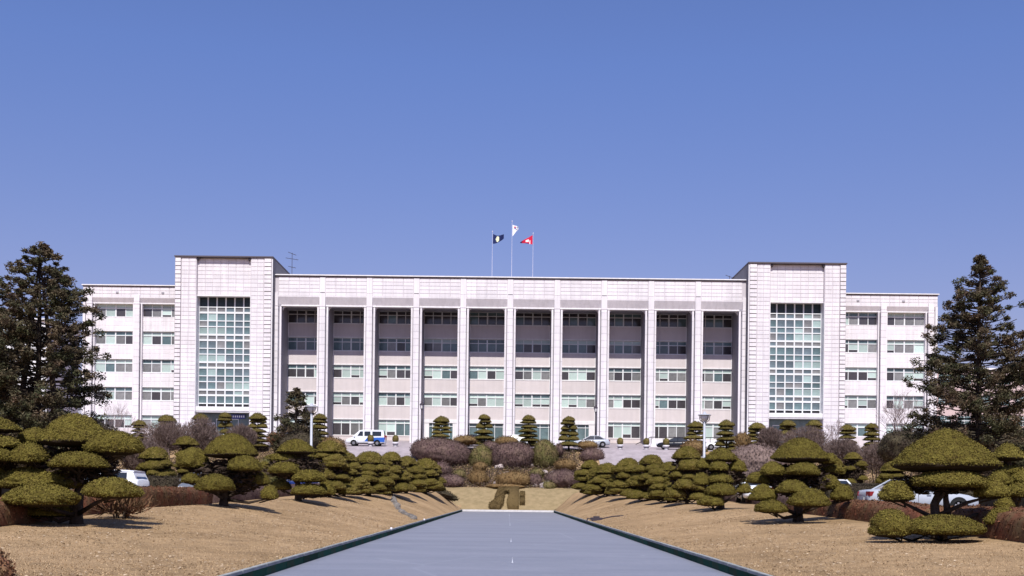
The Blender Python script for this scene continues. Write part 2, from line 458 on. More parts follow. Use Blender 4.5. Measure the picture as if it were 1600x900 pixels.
def sheet(name, x0, x1, y0, y1, m, lift, stepx=0.7, stepy=0.8, warp=None):
    nx_, ny_ = max(2, int((x1-x0)/stepx)), max(2, int((y1-y0)/stepy))
    a, b = np.meshgrid(np.linspace(x0, x1, nx_), np.linspace(y0, y1, ny_))
    if warp is not None: a = warp(a, b)
    V = np.stack([a.ravel(), b.ravel(), ground_z(a, b).ravel() + lift], 1)
    i, j = np.meshgrid(np.arange(nx_-1), np.arange(ny_-1)); q = (j*nx_+i).ravel()
    T = np.concatenate([np.stack([q, q+1, q+1+nx_], 1), np.stack([q, q+1+nx_, q+nx_], 1)])
    return link(name, np_mesh(name, V, T, m, smooth=True), kind='structure')
sheet('plaza', -60, 60, 136.2, 148.9, MAT['paving'], 0.05)
# drives that climb to the plaza on both sides of the terraced garden and the car parks behind the tree rows
sheet('driveway', -23.5, -10.6, 121, 136.6, MAT['paving'], 0.07)
sheet('driveway', 10.6, 23.5, 121, 136.6, MAT['paving'], 0.07)
sheet('car_park', -24.5, -16.0, 12, 121.2, MAT['asphalt'], 0.06)
sheet('car_park', 16.0, 24.5, 12, 121.2, MAT['asphalt'], 0.06)

mat('rough_lawn', (0.235, 0.180, 0.095), 0.95, 0.05, col2=(0.325, 0.245, 0.135), scale=1.4, detail=8, bump=0.6, bscale=9)
sheet('lawn_slope', -8.2, 8.2, PEND+KW+0.03, 121.9, MAT['rough_lawn'], 0.03, 0.35, 0.3, warp=lambda a, b: a*np.clip(.63+.075*(b-PEND), .6, 1))
# pool: frozen water, green tiled inner wall of panels, kerb of stones
w_ = MB(); w_.add([(-PW, -12, 0), (PW, -12, 0), (PW, PEND, 0), (-PW, PEND, 0)], [(0,1,2,3)])
link('pool_water', w_.mesh('pool_water', MAT['ice']), kind='structure')
b_ = MB()
b_.box(-PIN+0.02, -PW-0.02, -12, PEND+KW-0.02, -0.4, KZ-0.05); b_.box(PW+0.02, PIN-0.02, -12, PEND+KW-0.02, -0.4, KZ-0.05)
b_.box(-PW-0.02, PW+0.02, PEND+0.02, PEND+KW-0.02, -0.4, KZ-0.05)
kerbroot = link('pool_kerb', b_.mesh('pool_kerb', MAT['joint']), kind='structure')
stone = MB(); stone.box(-KW/2-0.03, KW/2, -0.985, 0.985, -0.055, 0.0)
stone.box(-KW/2-0.02, KW/2-0.02, -0.97, 0.97, -0.0, 0.006)
stone_me = stone.mesh('kerb_stone', MAT['kerb'])
pan = MB(); pan.box(-0.012, 0.012, -0.99, 0.99, -0.4, KZ-0.058); pan.box(0.0, 0.022, -0.99, 0.99, KZ-0.10, KZ-0.0595)
pan_me = pan.mesh('wall_panel', MAT['pool_green'])
rng = random.Random(4)
for sx in (-1, 1):
    for k in range(64):
        y = -11 + 2 * k
        if y > PEND - 0.9: break
        link('kerb_stone', stone_me, kerbroot, (sx*(PW+KW/2), y, KZ + rng.uniform(-.003, .003)), (0, 0, 0 if sx > 0 else math.pi))
        link('wall_panel', pan_me, kerbroot, (sx*(PW-0.0), y, 0), (0, 0, math.pi if sx > 0 else 0))
est = MB(); est.box(-0.985, 0.985, -KW/2-0.03, KW/2, -0.20, 0.004)
est_me = est.mesh('end_stone', MAT['pool_end'])
for k in range(5):
    link('end_stone', est_me, kerbroot, (-3.8 + 1.9*k, PEND + KW/2 - 0.02, KZ), (0,0,0), (0.955,1,1))
# fountain nozzles standing in a line along the middle
nz_me = MB().lathe([(0.03, 0), (0.03, 0.02), (0.012, 0.03), (0.010, 0.12), (0.014, 0.13)], 8).mesh('fountain_nozzle', MAT['lamp_metal'], True)
for k, (y, w) in enumerate(((27.0, 'nearest the camera'), (39.5, 'second from the camera'), (62.0, 'third from the camera'), (92.0, 'farthest from the camera'))):
    o = link('fountain_nozzle', nz_me, None, (0.12, y, 0))
    tag(o, 'thin white fountain nozzle in the middle of the frozen pool, ' + w, 'fountain nozzle', 'nozzles in a line down the pool')
# pale scuffed line in the ice
s_ = MB(); s_.box(-4.3, 2.5, 70.0, 70.16, 0.002, 0.005); s_.box(0.10, 0.125, 66, 112, 0.002, 0.004)
link('ice_line', s_.mesh('ice_line', MAT['streak']), kind='structure')

# dry grass blades on the near banks (nobody could count them)
def grass(n, seed):
    r = np.random.default_rng(seed)
    y = 15 + 60 * r.random(n) ** 1.7
    sx = np.where(r.random(n) < 0.5, -1, 1)
    x = sx * (PIN + 0.08 + (interp(y, XC) + 1.0 - PIN) * r.random(n))
    z = ground_z(x, y)
    h = 0.008 + 0.022 * r.random(n); wd = 0.006 + 0.009 * r.random(n)
    a = r.random(n) * math.pi; lx = (r.random(n) - .5) * 0.09; ly = (r.random(n) - .5) * 0.09
    V = np.empty((n, 3, 3))
    V[:, 0] = np.stack([x - wd*np.cos(a), y - wd*np.sin(a), z - 0.01], 1)
    V[:, 1] = np.stack([x + wd*np.cos(a), y + wd*np.sin(a), z - 0.01], 1)
    V[:, 2] = np.stack([x + lx, y + ly, z + h], 1)
    return np_mesh('dry_grass', V.reshape(-1, 3), np.arange(3*n).reshape(-1, 3), MAT['grass_blade'])
def litter(n, seed):
    r = np.random.default_rng(seed)
    y = 14 + 70 * r.random(n) ** 1.4; sx = np.where(r.random(n) < .5, -1, 1)
    x = sx * (PIN + .05 + (interp(y, XC) + 1.0 - PIN) * r.random(n)); keep = snoise_early(x, y) > -.25
    x, y = x[keep], y[keep]; n = len(x); z = ground_z(x, y) + .012
    a = r.random(n) * 6.283; s_ = .018 + .028 * r.random(n); t = (r.random((n, 3)) * .03)
    V = np.stack([np.stack([x + s_*np.cos(a + k*2.1), y + s_*np.sin(a + k*2.1), z + t[:, k]], 1) for k in range(3)], 1)
    return np_mesh('fallen_leaves', V.reshape(-1, 3), np.arange(3*n).reshape(-1, 3), [MAT['leaf_brown'], MAT['leaf_pale']], r.integers(0, 2, n))
def snoise_early(x, y): return np.sin(x*.9 + 1.3*np.sin(y*.31)) * np.sin(y*.47 + x*.2) + .4*np.sin(x*2.3 - y*.8)
mat('leaf_brown', (0.17, 0.115, 0.06), 0.9, 0.05, island=.4); mat('leaf_pale', (0.48, 0.37, 0.25), 0.9, 0.05, island=.25)
fl_ = link('fallen_leaves', litter(16000, 9), kind='stuff'); tag(fl_, 'tiny dry leaves and bits of straw scattered over the lawn banks', 'leaves')
def fringe(n, seed):
    r = np.random.default_rng(seed); y = 14 + 90*r.random(n)**1.3; sx = np.where(r.random(n) < .5, -1, 1)
    w = np.abs(np.sin(y*1.7)+np.sin(y*.63+sx))*.5; x = sx*(PIN + .03 - .07*w*r.random(n)); z = np.full(n, KZ-.03)
    h = (.03+.07*r.random(n))*(.4+w); a = r.random(n)*math.pi; wd = .012
    V = np.stack([np.stack([x-wd*np.cos(a), y-wd*np.sin(a), z], 1), np.stack([x+wd*np.cos(a), y+wd*np.sin(a), z], 1),
                  np.stack([x-sx*.05*r.random(n), y+(r.random(n)-.5)*.08, z+h], 1)], 1)
    return np_mesh('kerb_grass', V.reshape(-1, 3), np.arange(3*n).reshape(-1, 3), MAT['grass_blade'])
kg = link('kerb_grass', fringe(26000, 12), kind='stuff'); tag(kg, 'dry grass spilling over the edge of the pool kerb', 'grass')
g_ = link('dry_grass', grass(130000, 5), kind='stuff')
tag(g_, 'short dry straw coloured lawn grass on the banks beside the pool', 'grass')

# ------------------------------------------------------------------ main building
D0 = 143.0       # front plane of the towers
ZB = 8.85        # ground at the building
FL = [11.68 + 3.63*k for k in range(5)]    # heads of the five rows of windows
root = thing('main_building', 'long white stone clad five storey hall with a colonnade between two towers', 'building', (0, 149, ZB))
RL = Vector((0, 149, ZB))
def bpart(name, mb, mats, parent=None, smooth=False, **kw):
    """mesh given in world coordinates, as a child of the building"""
    par = parent or root
    o = link(name, mb.mesh(name, mats, smooth), par, **kw)
    if par is root: o.location = -RL
    return o
def inst(name, me, at, parent=None, **kw):
    """shared mesh placed at a world point"""
    par = parent or root
    at = Vector(at)
    return link(name, me, par, at - RL if par is root else at, **kw)
_cache = {}
def panel_me(w, h, m='panel_stone', gap=0.042, t=0.04):
    k = (round(w, 3), round(h, 3), m, t)
    if k not in _cache:
        mb = MB(); g = gap / 2; c = 0.015
        x0, x1, z0, z1 = g - w/2, w/2 - g, g - h/2, h/2 - g
        mb.add([(x0, 0, z0), (x1, 0, z0), (x1, 0, z1), (x0, 0, z1), (x0+c, -t, z0+c), (x1-c, -t, z0+c), (x1-c, -t, z1-c), (x0+c, -t, z1-c)],
               [(4,5,6,7), (0,1,5,4), (1,2,6,5), (2,3,7,6), (3,0,4,7)])
        _cache[k] = mb.mesh('panel', MAT[m])
    return _cache[k]
def add_panel(mb, xc, y, zc, w, h, gap=0.042, t=0.04):
    g = gap/2; c = 0.015
    x0, x1, z0, z1 = xc+g-w/2, xc+w/2-g, zc+g-h/2, zc+h/2-g
    mb.add([(x0, y, z0), (x1, y, z0), (x1, y, z1), (x0, y, z1), (x0+c, y-t, z0+c), (x1-c, y-t, z0+c), (x1-c, y-t, z1-c), (x0+c, y-t, z1-c)],
           [(4,5,6,7), (0,1,5,4), (1,2,6,5), (2,3,7,6), (3,0,4,7)])

XI, XO = 30.4, 42.85         # inner and outer faces of the towers
OI, OO = 33.2, 40.1          # the tall glazed opening
TZ = 31.75                   # top of the towers
TY1 = 158.0                  # how far back they go
OZ1, OZ0 = 26.85, 12.7       # head and foot of the tall glazing
PB = 0.06                    # panels stand this proud of the backing
row = 0.5285
brng = random.Random(8)
for s in (-1, 1):
    def X(a, b): return (min(s*a, s*b), max(s*a, s*b))
    tw = MB()
    def bx(a, b, y0, y1, z0, z1, m=0): x0, x1 = X(a, b); tw.box(x0, x1, y0, y1, z0, z1, m)
    # backing of the front: piers, head wall set back, solid body behind
    bx(XI, OI, D0+PB, D0+2.2, ZB-0.6, TZ-0.02); bx(OO, XO, D0+PB, D0+2.2, ZB-0.6, TZ-0.02)
    bx(OI+.002, OO-.002, D0+0.45+PB, D0+2.2, OZ1+.01, TZ-0.03)
    bx(XI+.003, XO-.003, D0+2.203, TY1, ZB-0.6, TZ-0.04)
    tower = bpart('tower', tw, MAT['joint'])
    pt = Vector((0,0,0))
    stuff = MB(); count = 0
    def put(xc, y, zc, w, h, single):
        global stuff
        if single:
            inst('panel', panel_me(w, h), (xc, y, zc), tower)
        else: add_panel(stuff, xc, y, zc, w, h)
    # head wall above the glazing
    cw = (OO - OI) / 7; nr = 9; ch = (TZ - 0.12 - OZ1 - 0.18) / nr
    for r_ in range(nr):
        for c in range(7):
            put(s*(OI + cw*(c+.5)), D0+0.45+PB, OZ1 + 0.18 + ch*(r_+.5), cw, ch, True)
    # piers
    nrow = int((TZ - 0.1 - ZB) / row)
    for r_ in range(nrow):
        zc = TZ - 0.1 - row*(r_+.5)
        for (a, b) in ((OO+0.06, OO+1.0), (OO+1.0, OO+1.92), (OI-0.06, OI-0.88), (OI-0.88, OI-1.68)):
            put(s*(a+b)/2, D0+PB, zc, abs(b-a), row, r_ < 21)
    bpart('panel', stuff, MAT['panel_stone'], tower, kind='stuff')
    # quoins: a strip of blocks with deep joints on each pier
    q = MB(); qb = MB()
    for r_ in range(nrow):
        zc = TZ - 0.1 - row*(r_+.5)
        for (a, b) in ((OO+1.98, XO-0.02), (OI-1.74, XI+0.12)):
            pr = 0.06 if r_ % 2 else 0.0
            x0, x1 = X(a, b)
            q.box(x0+0.03, x1-0.03, D0-0.07-pr, D0+PB+0.01, zc-row/2+0.06, zc+row/2-0.035)
            if r_ == 0: qb.box(x0, x1, D0+0.02, D0+PB+0.004, ZB, TZ-0.1)
    bpart('quoin_joint', qb, MAT['quoin_joint'], tower)
    bpart('quoin_blocks', q, MAT['column_stone'], tower, kind='stuff')
    # white edge strips beside the opening and inner return
    e = MB()
    x0, x1 = X(OI-0.06, OI+.012); e.box(x0, x1, D0-0.02, D0+1.45, OZ0-0.7, OZ1)
    x0, x1 = X(OO-.012, OO+0.06); e.box(x0, x1, D0-0.02, D0+1.45, OZ0-0.7, OZ1)
    x0, x1 = X(XI-0.02, XI+0.11); e.box(x0, x1, D0-0.01, D0+PB+0.02, ZB, TZ-.06)
    x0, x1 = X(OI+.014, OO-.014); e.box(x0, x1, D0+0.40, D0+1.40, OZ1, OZ1+0.17)
    bpart('opening_trim', e, MAT['trim_white'], tower)
    # side walls coloured dark to stand in for shade, receding above the roof, and the cap
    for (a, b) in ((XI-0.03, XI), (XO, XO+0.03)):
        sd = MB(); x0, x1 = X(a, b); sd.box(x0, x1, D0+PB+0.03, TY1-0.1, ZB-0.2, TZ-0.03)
        bpart('side_wall', sd, MAT['side_stone_shaded'], tower)
    cp = MB(); x0, x1 = X(XI-0.08, XO+0.08)
    cp.box(x0, x1, D0-0.16, TY1+0.1, TZ, TZ+0.16)
    bpart('coping', cp, MAT['coping_dark'], tower)
    for fx in (OO-0.1, OI+0.2):
        fl = MB(); fl.box(s*fx-0.13, s*fx+0.13, D0+0.02, D0+0.36, TZ-0.32, TZ-0.01); fl.box(s*fx-.04, s*fx+.04, D0+.1, D0+.3, TZ-.45, TZ-.32)
        bpart('floodlight', fl, MAT['dark_metal'], tower)
    # tall glazing
    gy = D0 + 1.40
    fr = MB(); iw = (OO - OI) / 6
    rows = []      # (z0,z1) of the panes
    z = OZ1 - 0.02; first = True
    seq = [('tall', 0.95)]
    zt = OZ1 - 1.28
    for fl_ in range(4):
        seq += [('s', 0.46), ('a', 0.86), ('b', 0.62), ('c', 0.86)]
    ztop = OZ1 - 1.30
    z = ztop; panes = [(OZ1 - 1.22, OZ1 - 0.02, 'h')]
    bar = [(ztop, 0.20)]
    per = 3.63
    n_f = 0
    while z > OZ0 + 0.6:
        for (nm, hgt, fb) in (('s', 0.46, 0.24), ('a', 0.88, 0.12), ('b', 0.62, 0.13), ('c', 0.86, 0.24)):
            z1 = z - 0.08
            z0 = z1 - hgt
            if z0 < OZ0 + 0.02: break
            panes.append((z0, z1, nm)); z = z0 - fb + 0.08
            bar.append((z0 - fb/2, fb))
        else: continue
        break
    x0, x1 = X(OI, OO)
    fr.box(x0+.002, x1-.002, gy-0.06, gy+0.08, OZ1-1.31, OZ1-1.20)
    for (zc, hb) in bar[1:]:
        fr.box(x0+.002, x1-.002, gy-0.05, gy+0.08, zc-hb/2, zc+hb/2)
    for c in range(7):
        xc = s*(OI + iw*c)
        wv = 0.08
        fr.box(max(x0+.003, xc-wv), min(x1-.003, xc+wv), gy-0.065, gy+0.075, OZ0+.01, OZ1-0.01)
    cwall = bpart('curtain_wall', fr, MAT['frame_white'], tower)
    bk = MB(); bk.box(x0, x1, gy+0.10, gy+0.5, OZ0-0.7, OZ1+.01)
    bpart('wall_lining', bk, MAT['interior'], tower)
    for (z0, z1, nm) in panes:
        for c in range(6):
            hgt = z1 - z0
            rr = brng.random()
            fidx = int((OZ1 - z1) / 3.63)
            left = c if s < 0 else 5 - c
            if nm == 'h': g = 'glass_head_shaded'
            elif nm == 'c' and c >= 3 and fidx in (1, 2): g = 'glass_pale'
            elif nm == 'a' and s > 0 and c < 0 : g = 'glass_mint'
            elif nm == 'c' and fidx == 3 and left < 3: g = 'glass_pale'
            elif rr < 0.05: g = 'glass_pale'
            elif nm == 's': g = 'glass_grey' if rr < .6 else 'glass_dusk'
            elif rr < 0.50: g = 'glass_teal'
            elif rr < 0.92: g = 'glass_dusk'
            else: g = 'glass_grey'
            k = ('cp', round(iw, 2), round(hgt, 2), g)
            if k not in _cache:
                mb = MB(); mb.box(-iw/2+.07, iw/2-.07, 0, 0.02, -hgt/2, hgt/2); _cache[k] = mb.mesh('glass_panel', MAT[g])
            link('glass_panel', _cache[k], tower, (s*(OI+iw*(c+.5)), gy+0.03, (z0+z1)/2))
    # white ledge, entrance recess with doors
    lg = MB(); lg.box(x0, x1, D0+0.30, gy+0.1, OZ0-0.72, OZ0-0.001); lg.box(x0-.0, x1+.0, D0+0.22, D0+0.30, OZ0-0.55, OZ0-0.12)
    bpart('ledge', lg, MAT['trim_white'], tower)
    en = MB(); en.box(x0+.01, x1-.01, D0+2.0, D0+2.19, ZB-.2, OZ0-.73)
    bpart('entrance_wall', en, MAT['glass_teal'], tower)
    dr = MB(); dx = s*36.0
    for k in range(4):
        a = dx - 1.9 + 0.95*k
        dr.box(a, a+.07, D0+1.9, D0+1.98, ZB, ZB+2.3)
    dr.box(dx-1.9, dx+1.02, D0+1.9, D0+1.98, ZB+2.3, ZB+2.4)
    bpart('entrance_door', dr, MAT['frame_white'], tower)
    if s < 0:
        sg = MB(); sg.box(-35.9, -34.1, D0+1.7, D0+1.78, ZB+2.45, ZB+2.95)
        bpart('sign', sg, MAT['blue_sign'], tower, label='small blue sign over the door')
        tx = MB()
        for k in range(6):
            tx.box(-35.7+.27*k, -35.55+.27*k, D0+1.68, D0+1.70, ZB+2.58, ZB+2.82)
        bpart('sign_lettering', tx, MAT['white_sign'], tower)
        sg = MB(); sg.box(-39.2, -38.0, D0+1.7, D0+1.78, ZB+1.35, ZB+1.9)
        bpart('notice', sg, MAT['white_sign'], tower, label='white notice on the glass')
# panels were placed at world points relative to the tower, whose own origin is the world origin

# ---- colonnade
BAY = 6.06
FY = 144.5          # face of the frieze
WY = 149.5          # face of the recessed wall
MZ = 29.75          # top of the parapet
FZ = 27.1           # bottom of the frieze
LZ = 25.95          # bottom of the lip under the sloping soffit
def column_me():
    mb = MB()
    # front shaft in stone blocks with joints; two side strips; deep fin behind
    z = ZB - 0.5; hh = 0.90; top = 25.85
    while z < top - 0.05:
        z1 = min(z + hh, top)
        mb.box(-0.36, 0.36, FY-0.10, FY+0.40, z+0.012, z1-0.022)
        z = z1
    mb.box(-0.33, 0.33, FY-0.07, FY+0.45, ZB-.5, top-.002, 1)
    for sx in (-1, 1):
        a, b = sorted((sx*0.49, sx*0.71))
        z = ZB - 0.5
        while z < top - 0.05:
            z1 = min(z + 1.8, top); mb.box(a, b, FY+0.30, FY+0.62, z+.01, z1-.01); z = z1
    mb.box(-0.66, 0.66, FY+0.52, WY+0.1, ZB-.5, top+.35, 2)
    # collar and the part that runs up over the sloping soffit
    mb.box(-0.43, 0.43, FY-0.12, FY+0.44, top, top+0.09, 1)
    mb.box(-0.37, 0.37, FY-0.08, FY+0.9, top+0.09, FZ+0.5)
    return mb.mesh('column', [MAT['column_stone'], MAT['joint'], MAT['wall_shell']])
col_me = column_me()
for k in range(-5, 6):
    if abs(k) == 5:
        # engaged half columns against the towers
        mb = MB(); s = 1 if k > 0 else -1
        def X2(a, b): return sorted((s*(XI-a), s*(XI-b)))
        z = ZB - .5
        while z < 25.8:
            z1 = min(z+.9, 25.85); a, b = X2(0.0, 0.46); mb.box(a, b, FY-.10, FY+.4, z+.012, z1-.022); z = z1
        a, b = X2(0.60, 0.82); mb.box(a, b, FY+.30, FY+.62, ZB-.5, 25.85)
        a, b = X2(0.0, 0.76); mb.box(a, b, FY+.43, WY+.1, ZB-.5, 26.2, 2)
        a, b = X2(0.0, 0.50); mb.box(a, b, FY-.12, FY+.44, 25.85, 25.94, 1)
        a, b = X2(0.0, 0.42); mb.box(a, b, FY-.08, FY+.9, 25.94, FZ+.5)
        bpart('column', mb, [MAT['column_stone'], MAT['joint'], MAT['wall_shell']])
    else:
        inst('column', col_me, (k*BAY, 0, 0))
# frieze backing + panels
fb = MB(); fb.box(-XI, XI, FY+PB, WY+8, FZ, MZ-0.02)
bpart('frieze', fb, MAT['joint'])
fr_ = root.children[-1]
fh = (MZ - 0.15 - FZ - 0.10) / 5
strip = MB(); strip.box(-0.36, 0.36, FY-0.02, FY+PB+.01, FZ+0.55, MZ-0.10); strip_me = strip.mesh('pilaster_strip', MAT['column_stone'])
for k in range(-4, 5):
    link('pilaster_strip', strip_me, fr_, (k*BAY, 0, 0))
    # small dark slot above the column
    if k % 2 == 0:
        sl = MB(); sl.box(k*BAY-0.3, k*BAY+.3, FY-0.03, FY-0.018, FZ+0.52, FZ+0.60); link('slot', sl.mesh('slot', MAT['dark_metal']), fr_)
pw = (BAY - 0.76) / 4
for b in range(10):
    x0 = -5*BAY + b*BAY + 0.38
    for c in range(4):
        for r_ in range(5):
            xx = x0 + pw*(c+.5); w = pw
            if b == 0 and c == 0: xx += 0.0
            link('frieze_panel', panel_me(w, fh, gap=0.045), fr_, (xx, FY+PB, FZ + 0.10 + fh*(r_+.5)))
# sloping soffit with its bright lip and rounded haunches
so = MB()
so.prism_x([(FY+0.02, FZ), (FY+0.02, FZ+0.12), (FY+1.3, FZ+0.12), (FY+1.3, LZ+0.16), (FY+0.48, LZ+0.16)], -XI, XI, 0)
bpart('soffit', so, MAT['panel_stone'])
lp = MB(); lp.box(-XI, XI, FY+0.45, FY+1.35, LZ, LZ+0.158)
bpart('lintel_lip', lp, MAT['trim_white'])
hn = MB()
for k in range(-5, 6):
    for sx in (-1, 1):
        if (k == -5 and sx < 0) or (k == 5 and sx > 0): continue
        xe = k*BAY + sx*(0.70 if abs(k) < 5 else 0.80); r0 = 0.5
        pts = [(xe, LZ)]
        arc = [(xe + sx*r0*(1-math.sin(t)), LZ - r0*(1-math.cos(t))) for t in np.linspace(0, math.pi/2, 7)]
        poly = pts + arc
        if sx > 0: poly = poly[::-1]
        hn.prism_y(poly, FY+0.7, FY+1.30)
bpart('haunches', hn, MAT['panel_stone'])
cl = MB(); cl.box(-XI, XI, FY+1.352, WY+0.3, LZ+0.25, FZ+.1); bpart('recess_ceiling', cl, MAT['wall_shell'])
# coping: white slab over a dark strip that draws its shadow
c2 = MB(); c2.box(-XI+.01, XI-.01, FY-0.20, WY+8.1, MZ+0.07, MZ+0.20); bpart('coping', c2, MAT['trim_white'])
c3 = MB(); c3.box(-XI+.012, XI-.012, FY-0.10, WY+8.05, MZ-0.06, MZ+0.069); bpart('coping_shadow_strip', c3, MAT['coping_dark'])
# body behind
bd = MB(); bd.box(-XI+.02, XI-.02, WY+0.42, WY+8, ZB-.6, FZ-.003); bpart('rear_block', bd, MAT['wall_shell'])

# ---- windows and spandrels
def window_me(w, h, tr, frame=0.07):
    """white frame with a transom bar; tr = height of the transom lights"""
    mb = MB(); f = frame
    mb.box(-w/2, w/2, -0.04, 0.05, 0, f); mb.box(-w/2, w/2, -0.04, 0.05, h-f, h)
    mb.box(-w/2, w/2, -0.05, 0.05, h-tr-0.10, h-tr)
    for k in range(5):
        x = -w/2 + w*k/4; hw = 0.085 if k == 2 else 0.045
        mb.box(max(-w/2, x-hw), min(w/2, x+hw), -0.052 if k == 2 else -0.035, 0.045, f*.5, h-f*.5)
    return mb.mesh('window', MAT['frame_white'])
def pane_variants(w, h):
    res = []
    for kind in ('glass_dark', 'glass_grey', 'glass_mint', 'glass_teal', 'half'):
        mb = MB()
        if kind == 'half':
            z = h*0.32
            mb.box(-w/2, w/2, 0, .02, 0, z, 1); mb.box(-w/2, w/2, 0.001, .021, z, h, 0)
            mb.box(-w/2, w/2, -.02, 0.0005, z-.03, z+.02, 2)
            res.append(mb.mesh('pane', [MAT['glass_mint'], MAT['glass_dark'], MAT['frame_white']]))
        else:
            mb.box(-w/2, w/2, 0, .02, 0, h); res.append(mb.mesh('pane', MAT[kind]))
    return res
wrng = random.Random(31)
def facade_window(xc, yf, z1, h, w, wme, pvs, tr, tme, dark=False):
    wd = inst('window', wme, (xc, yf, z1-h))
    z0 = 0.07; pw_ = w/4
    for k in range(4):
        r_ = wrng.random()
        if dark == 1: idx = 3 if r_ < .5 else (0 if r_ < .85 else 1)
        elif dark == 2: idx = 0 if r_ < .72 else 3
        else:
            idx = (0 if r_ < .28 else 1 if r_ < .60 else 2 if r_ < .82 else 4 if r_ < .95 else 3)
        link('pane', pvs[idx], wd, (-w/2 + pw_*(k+.5), 0.02, z0))
    link('transom', tme[wrng.choice((0, 0, 1) if not dark else ((1, 1, 0) if dark == 1 else (2, 2, 1)))], wd, (0, 0.022, h-tr))
CW = BAY - 1.32      # clear width of a bay
def transoms(w, tr):
    out = []
    for g in ('glass_mint', 'glass_teal', 'glass_dark'):
        mb = MB(); mb.box(-w/2+.03, w/2-.03, 0, 0.02, 0.0, tr-.06); out.append(mb.mesh('transom', MAT[g]))
    return out
WH, WH1 = 1.72, 2.12
wA = window_me(CW, WH, 0.50); pA = pane_variants(CW/4-0.09, WH-0.66); tA = transoms(CW, 0.5)
wB = window_me(CW, WH1, 0.42); pB = pane_variants(CW/4-0.09, WH1-0.58); tB = transoms(CW, 0.42)
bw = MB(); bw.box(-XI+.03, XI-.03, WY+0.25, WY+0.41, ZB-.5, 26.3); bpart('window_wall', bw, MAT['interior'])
def spandrel_me(w, h, tiles=False):
    mb = MB()
    mb.box(-w/2, w/2, 0.03, 0.24, 0, h, 0)
    mb.box(-w/2, w/2, -0.03, 0.24+.001, 0, 0.14, 1)
    mb.box(-w/2, w/2, -0.01, 0.029, h-.09, h, 1)
    mb.box(-w/2, -w/2+.10, -0.01, 0.03, 0.14, h-.09, 1); mb.box(w/2-.10, w/2, -0.01, 0.03, 0.14, h-.09, 1)
    if tiles:
        ph = (h-.23)/3; pw_ = (w-.2)/4
        for i in range(4):
            for j in range(3):
                add_panel(mb, -w/2+.1+pw_*(i+.5), 0.03, .14+ph*(j+.5), pw_, ph, 0.04, 0.02)
        return mb.mesh('spandrel', [MAT['joint'] , MAT['trim_white']]) if False else mb
    return mb.mesh('spandrel', [MAT['spandrel'], MAT['trim_white']])
sA = spandrel_me(CW, 3.63-WH)
sTop = spandrel_me(CW, 0.3)
base_me = MB(); base_me.box(-CW/2, CW/2, -0.25, 0.24, 0, FL[0]-WH1-ZB+.4); base_me.box(-CW/2, CW/2, -.30, -.25, FL[0]-WH1-ZB+.28, FL[0]-WH1-ZB+.4)
base_me = base_me.mesh('plinth', MAT['spandrel'])
for b in range(10):
    xc = -5*BAY + BAY*(b+.5)
    for k in range(5):
        if k > 0:
            facade_window(xc, WY+0.19, FL[k], WH, CW-.02, wA, pA, 0.5, tA, dark=max(0, k-2))  # shadowed upper rows get darker panes and transoms, shade put into glass colour
            inst('spandrel', sA, (xc, WY, FL[k-1]))
        elif b in (3, 4, 5, 6):
            # glazed entrance bays
            mb = MB(); z0, z1 = ZB-.3, FL[0]-0.35
            mb.box(xc-CW/2, xc+CW/2, WY-0.05, WY+.24, z1, FL[0]-.002, 0)
            if b in (3, 6):
                mb.box(xc-CW/2, xc-CW/2+.8, WY+0.0, WY+.24, z0, z1-.002, 0); mb.box(xc+CW/2-.8, xc+CW/2, WY+0.0, WY+.24, z0, z1-.002, 0)
            for q_ in range(5):
                xx = xc-CW/2+.12 + (CW-.24)*q_/4
                mb.box(xx-.035, xx+.035, WY+.12, WY+.2, z0, z1-.003, 1)
            mb.box(xc-CW/2, xc+CW/2, WY+.13, WY+.19, ZB+2.0, ZB+2.08, 1)
            en = bpart('entrance', mb, [MAT['trim_white'], MAT['frame_white']])
            pn = MB(); pn.box(xc-CW/2+.01, xc+CW/2-.01, WY+.21, WY+.23, z0, z1-.01)
            bpart('entrance_glass', pn, MAT['glass_teal'], en)
        else:
            facade_window(xc, WY+0.19, FL[0], WH1, CW-.02, wB, pB, 0.42, tB)
            inst('plinth', base_me, (xc, WY, ZB-.4))
    inst('spandrel', sTop, (xc, WY, FL[4]))

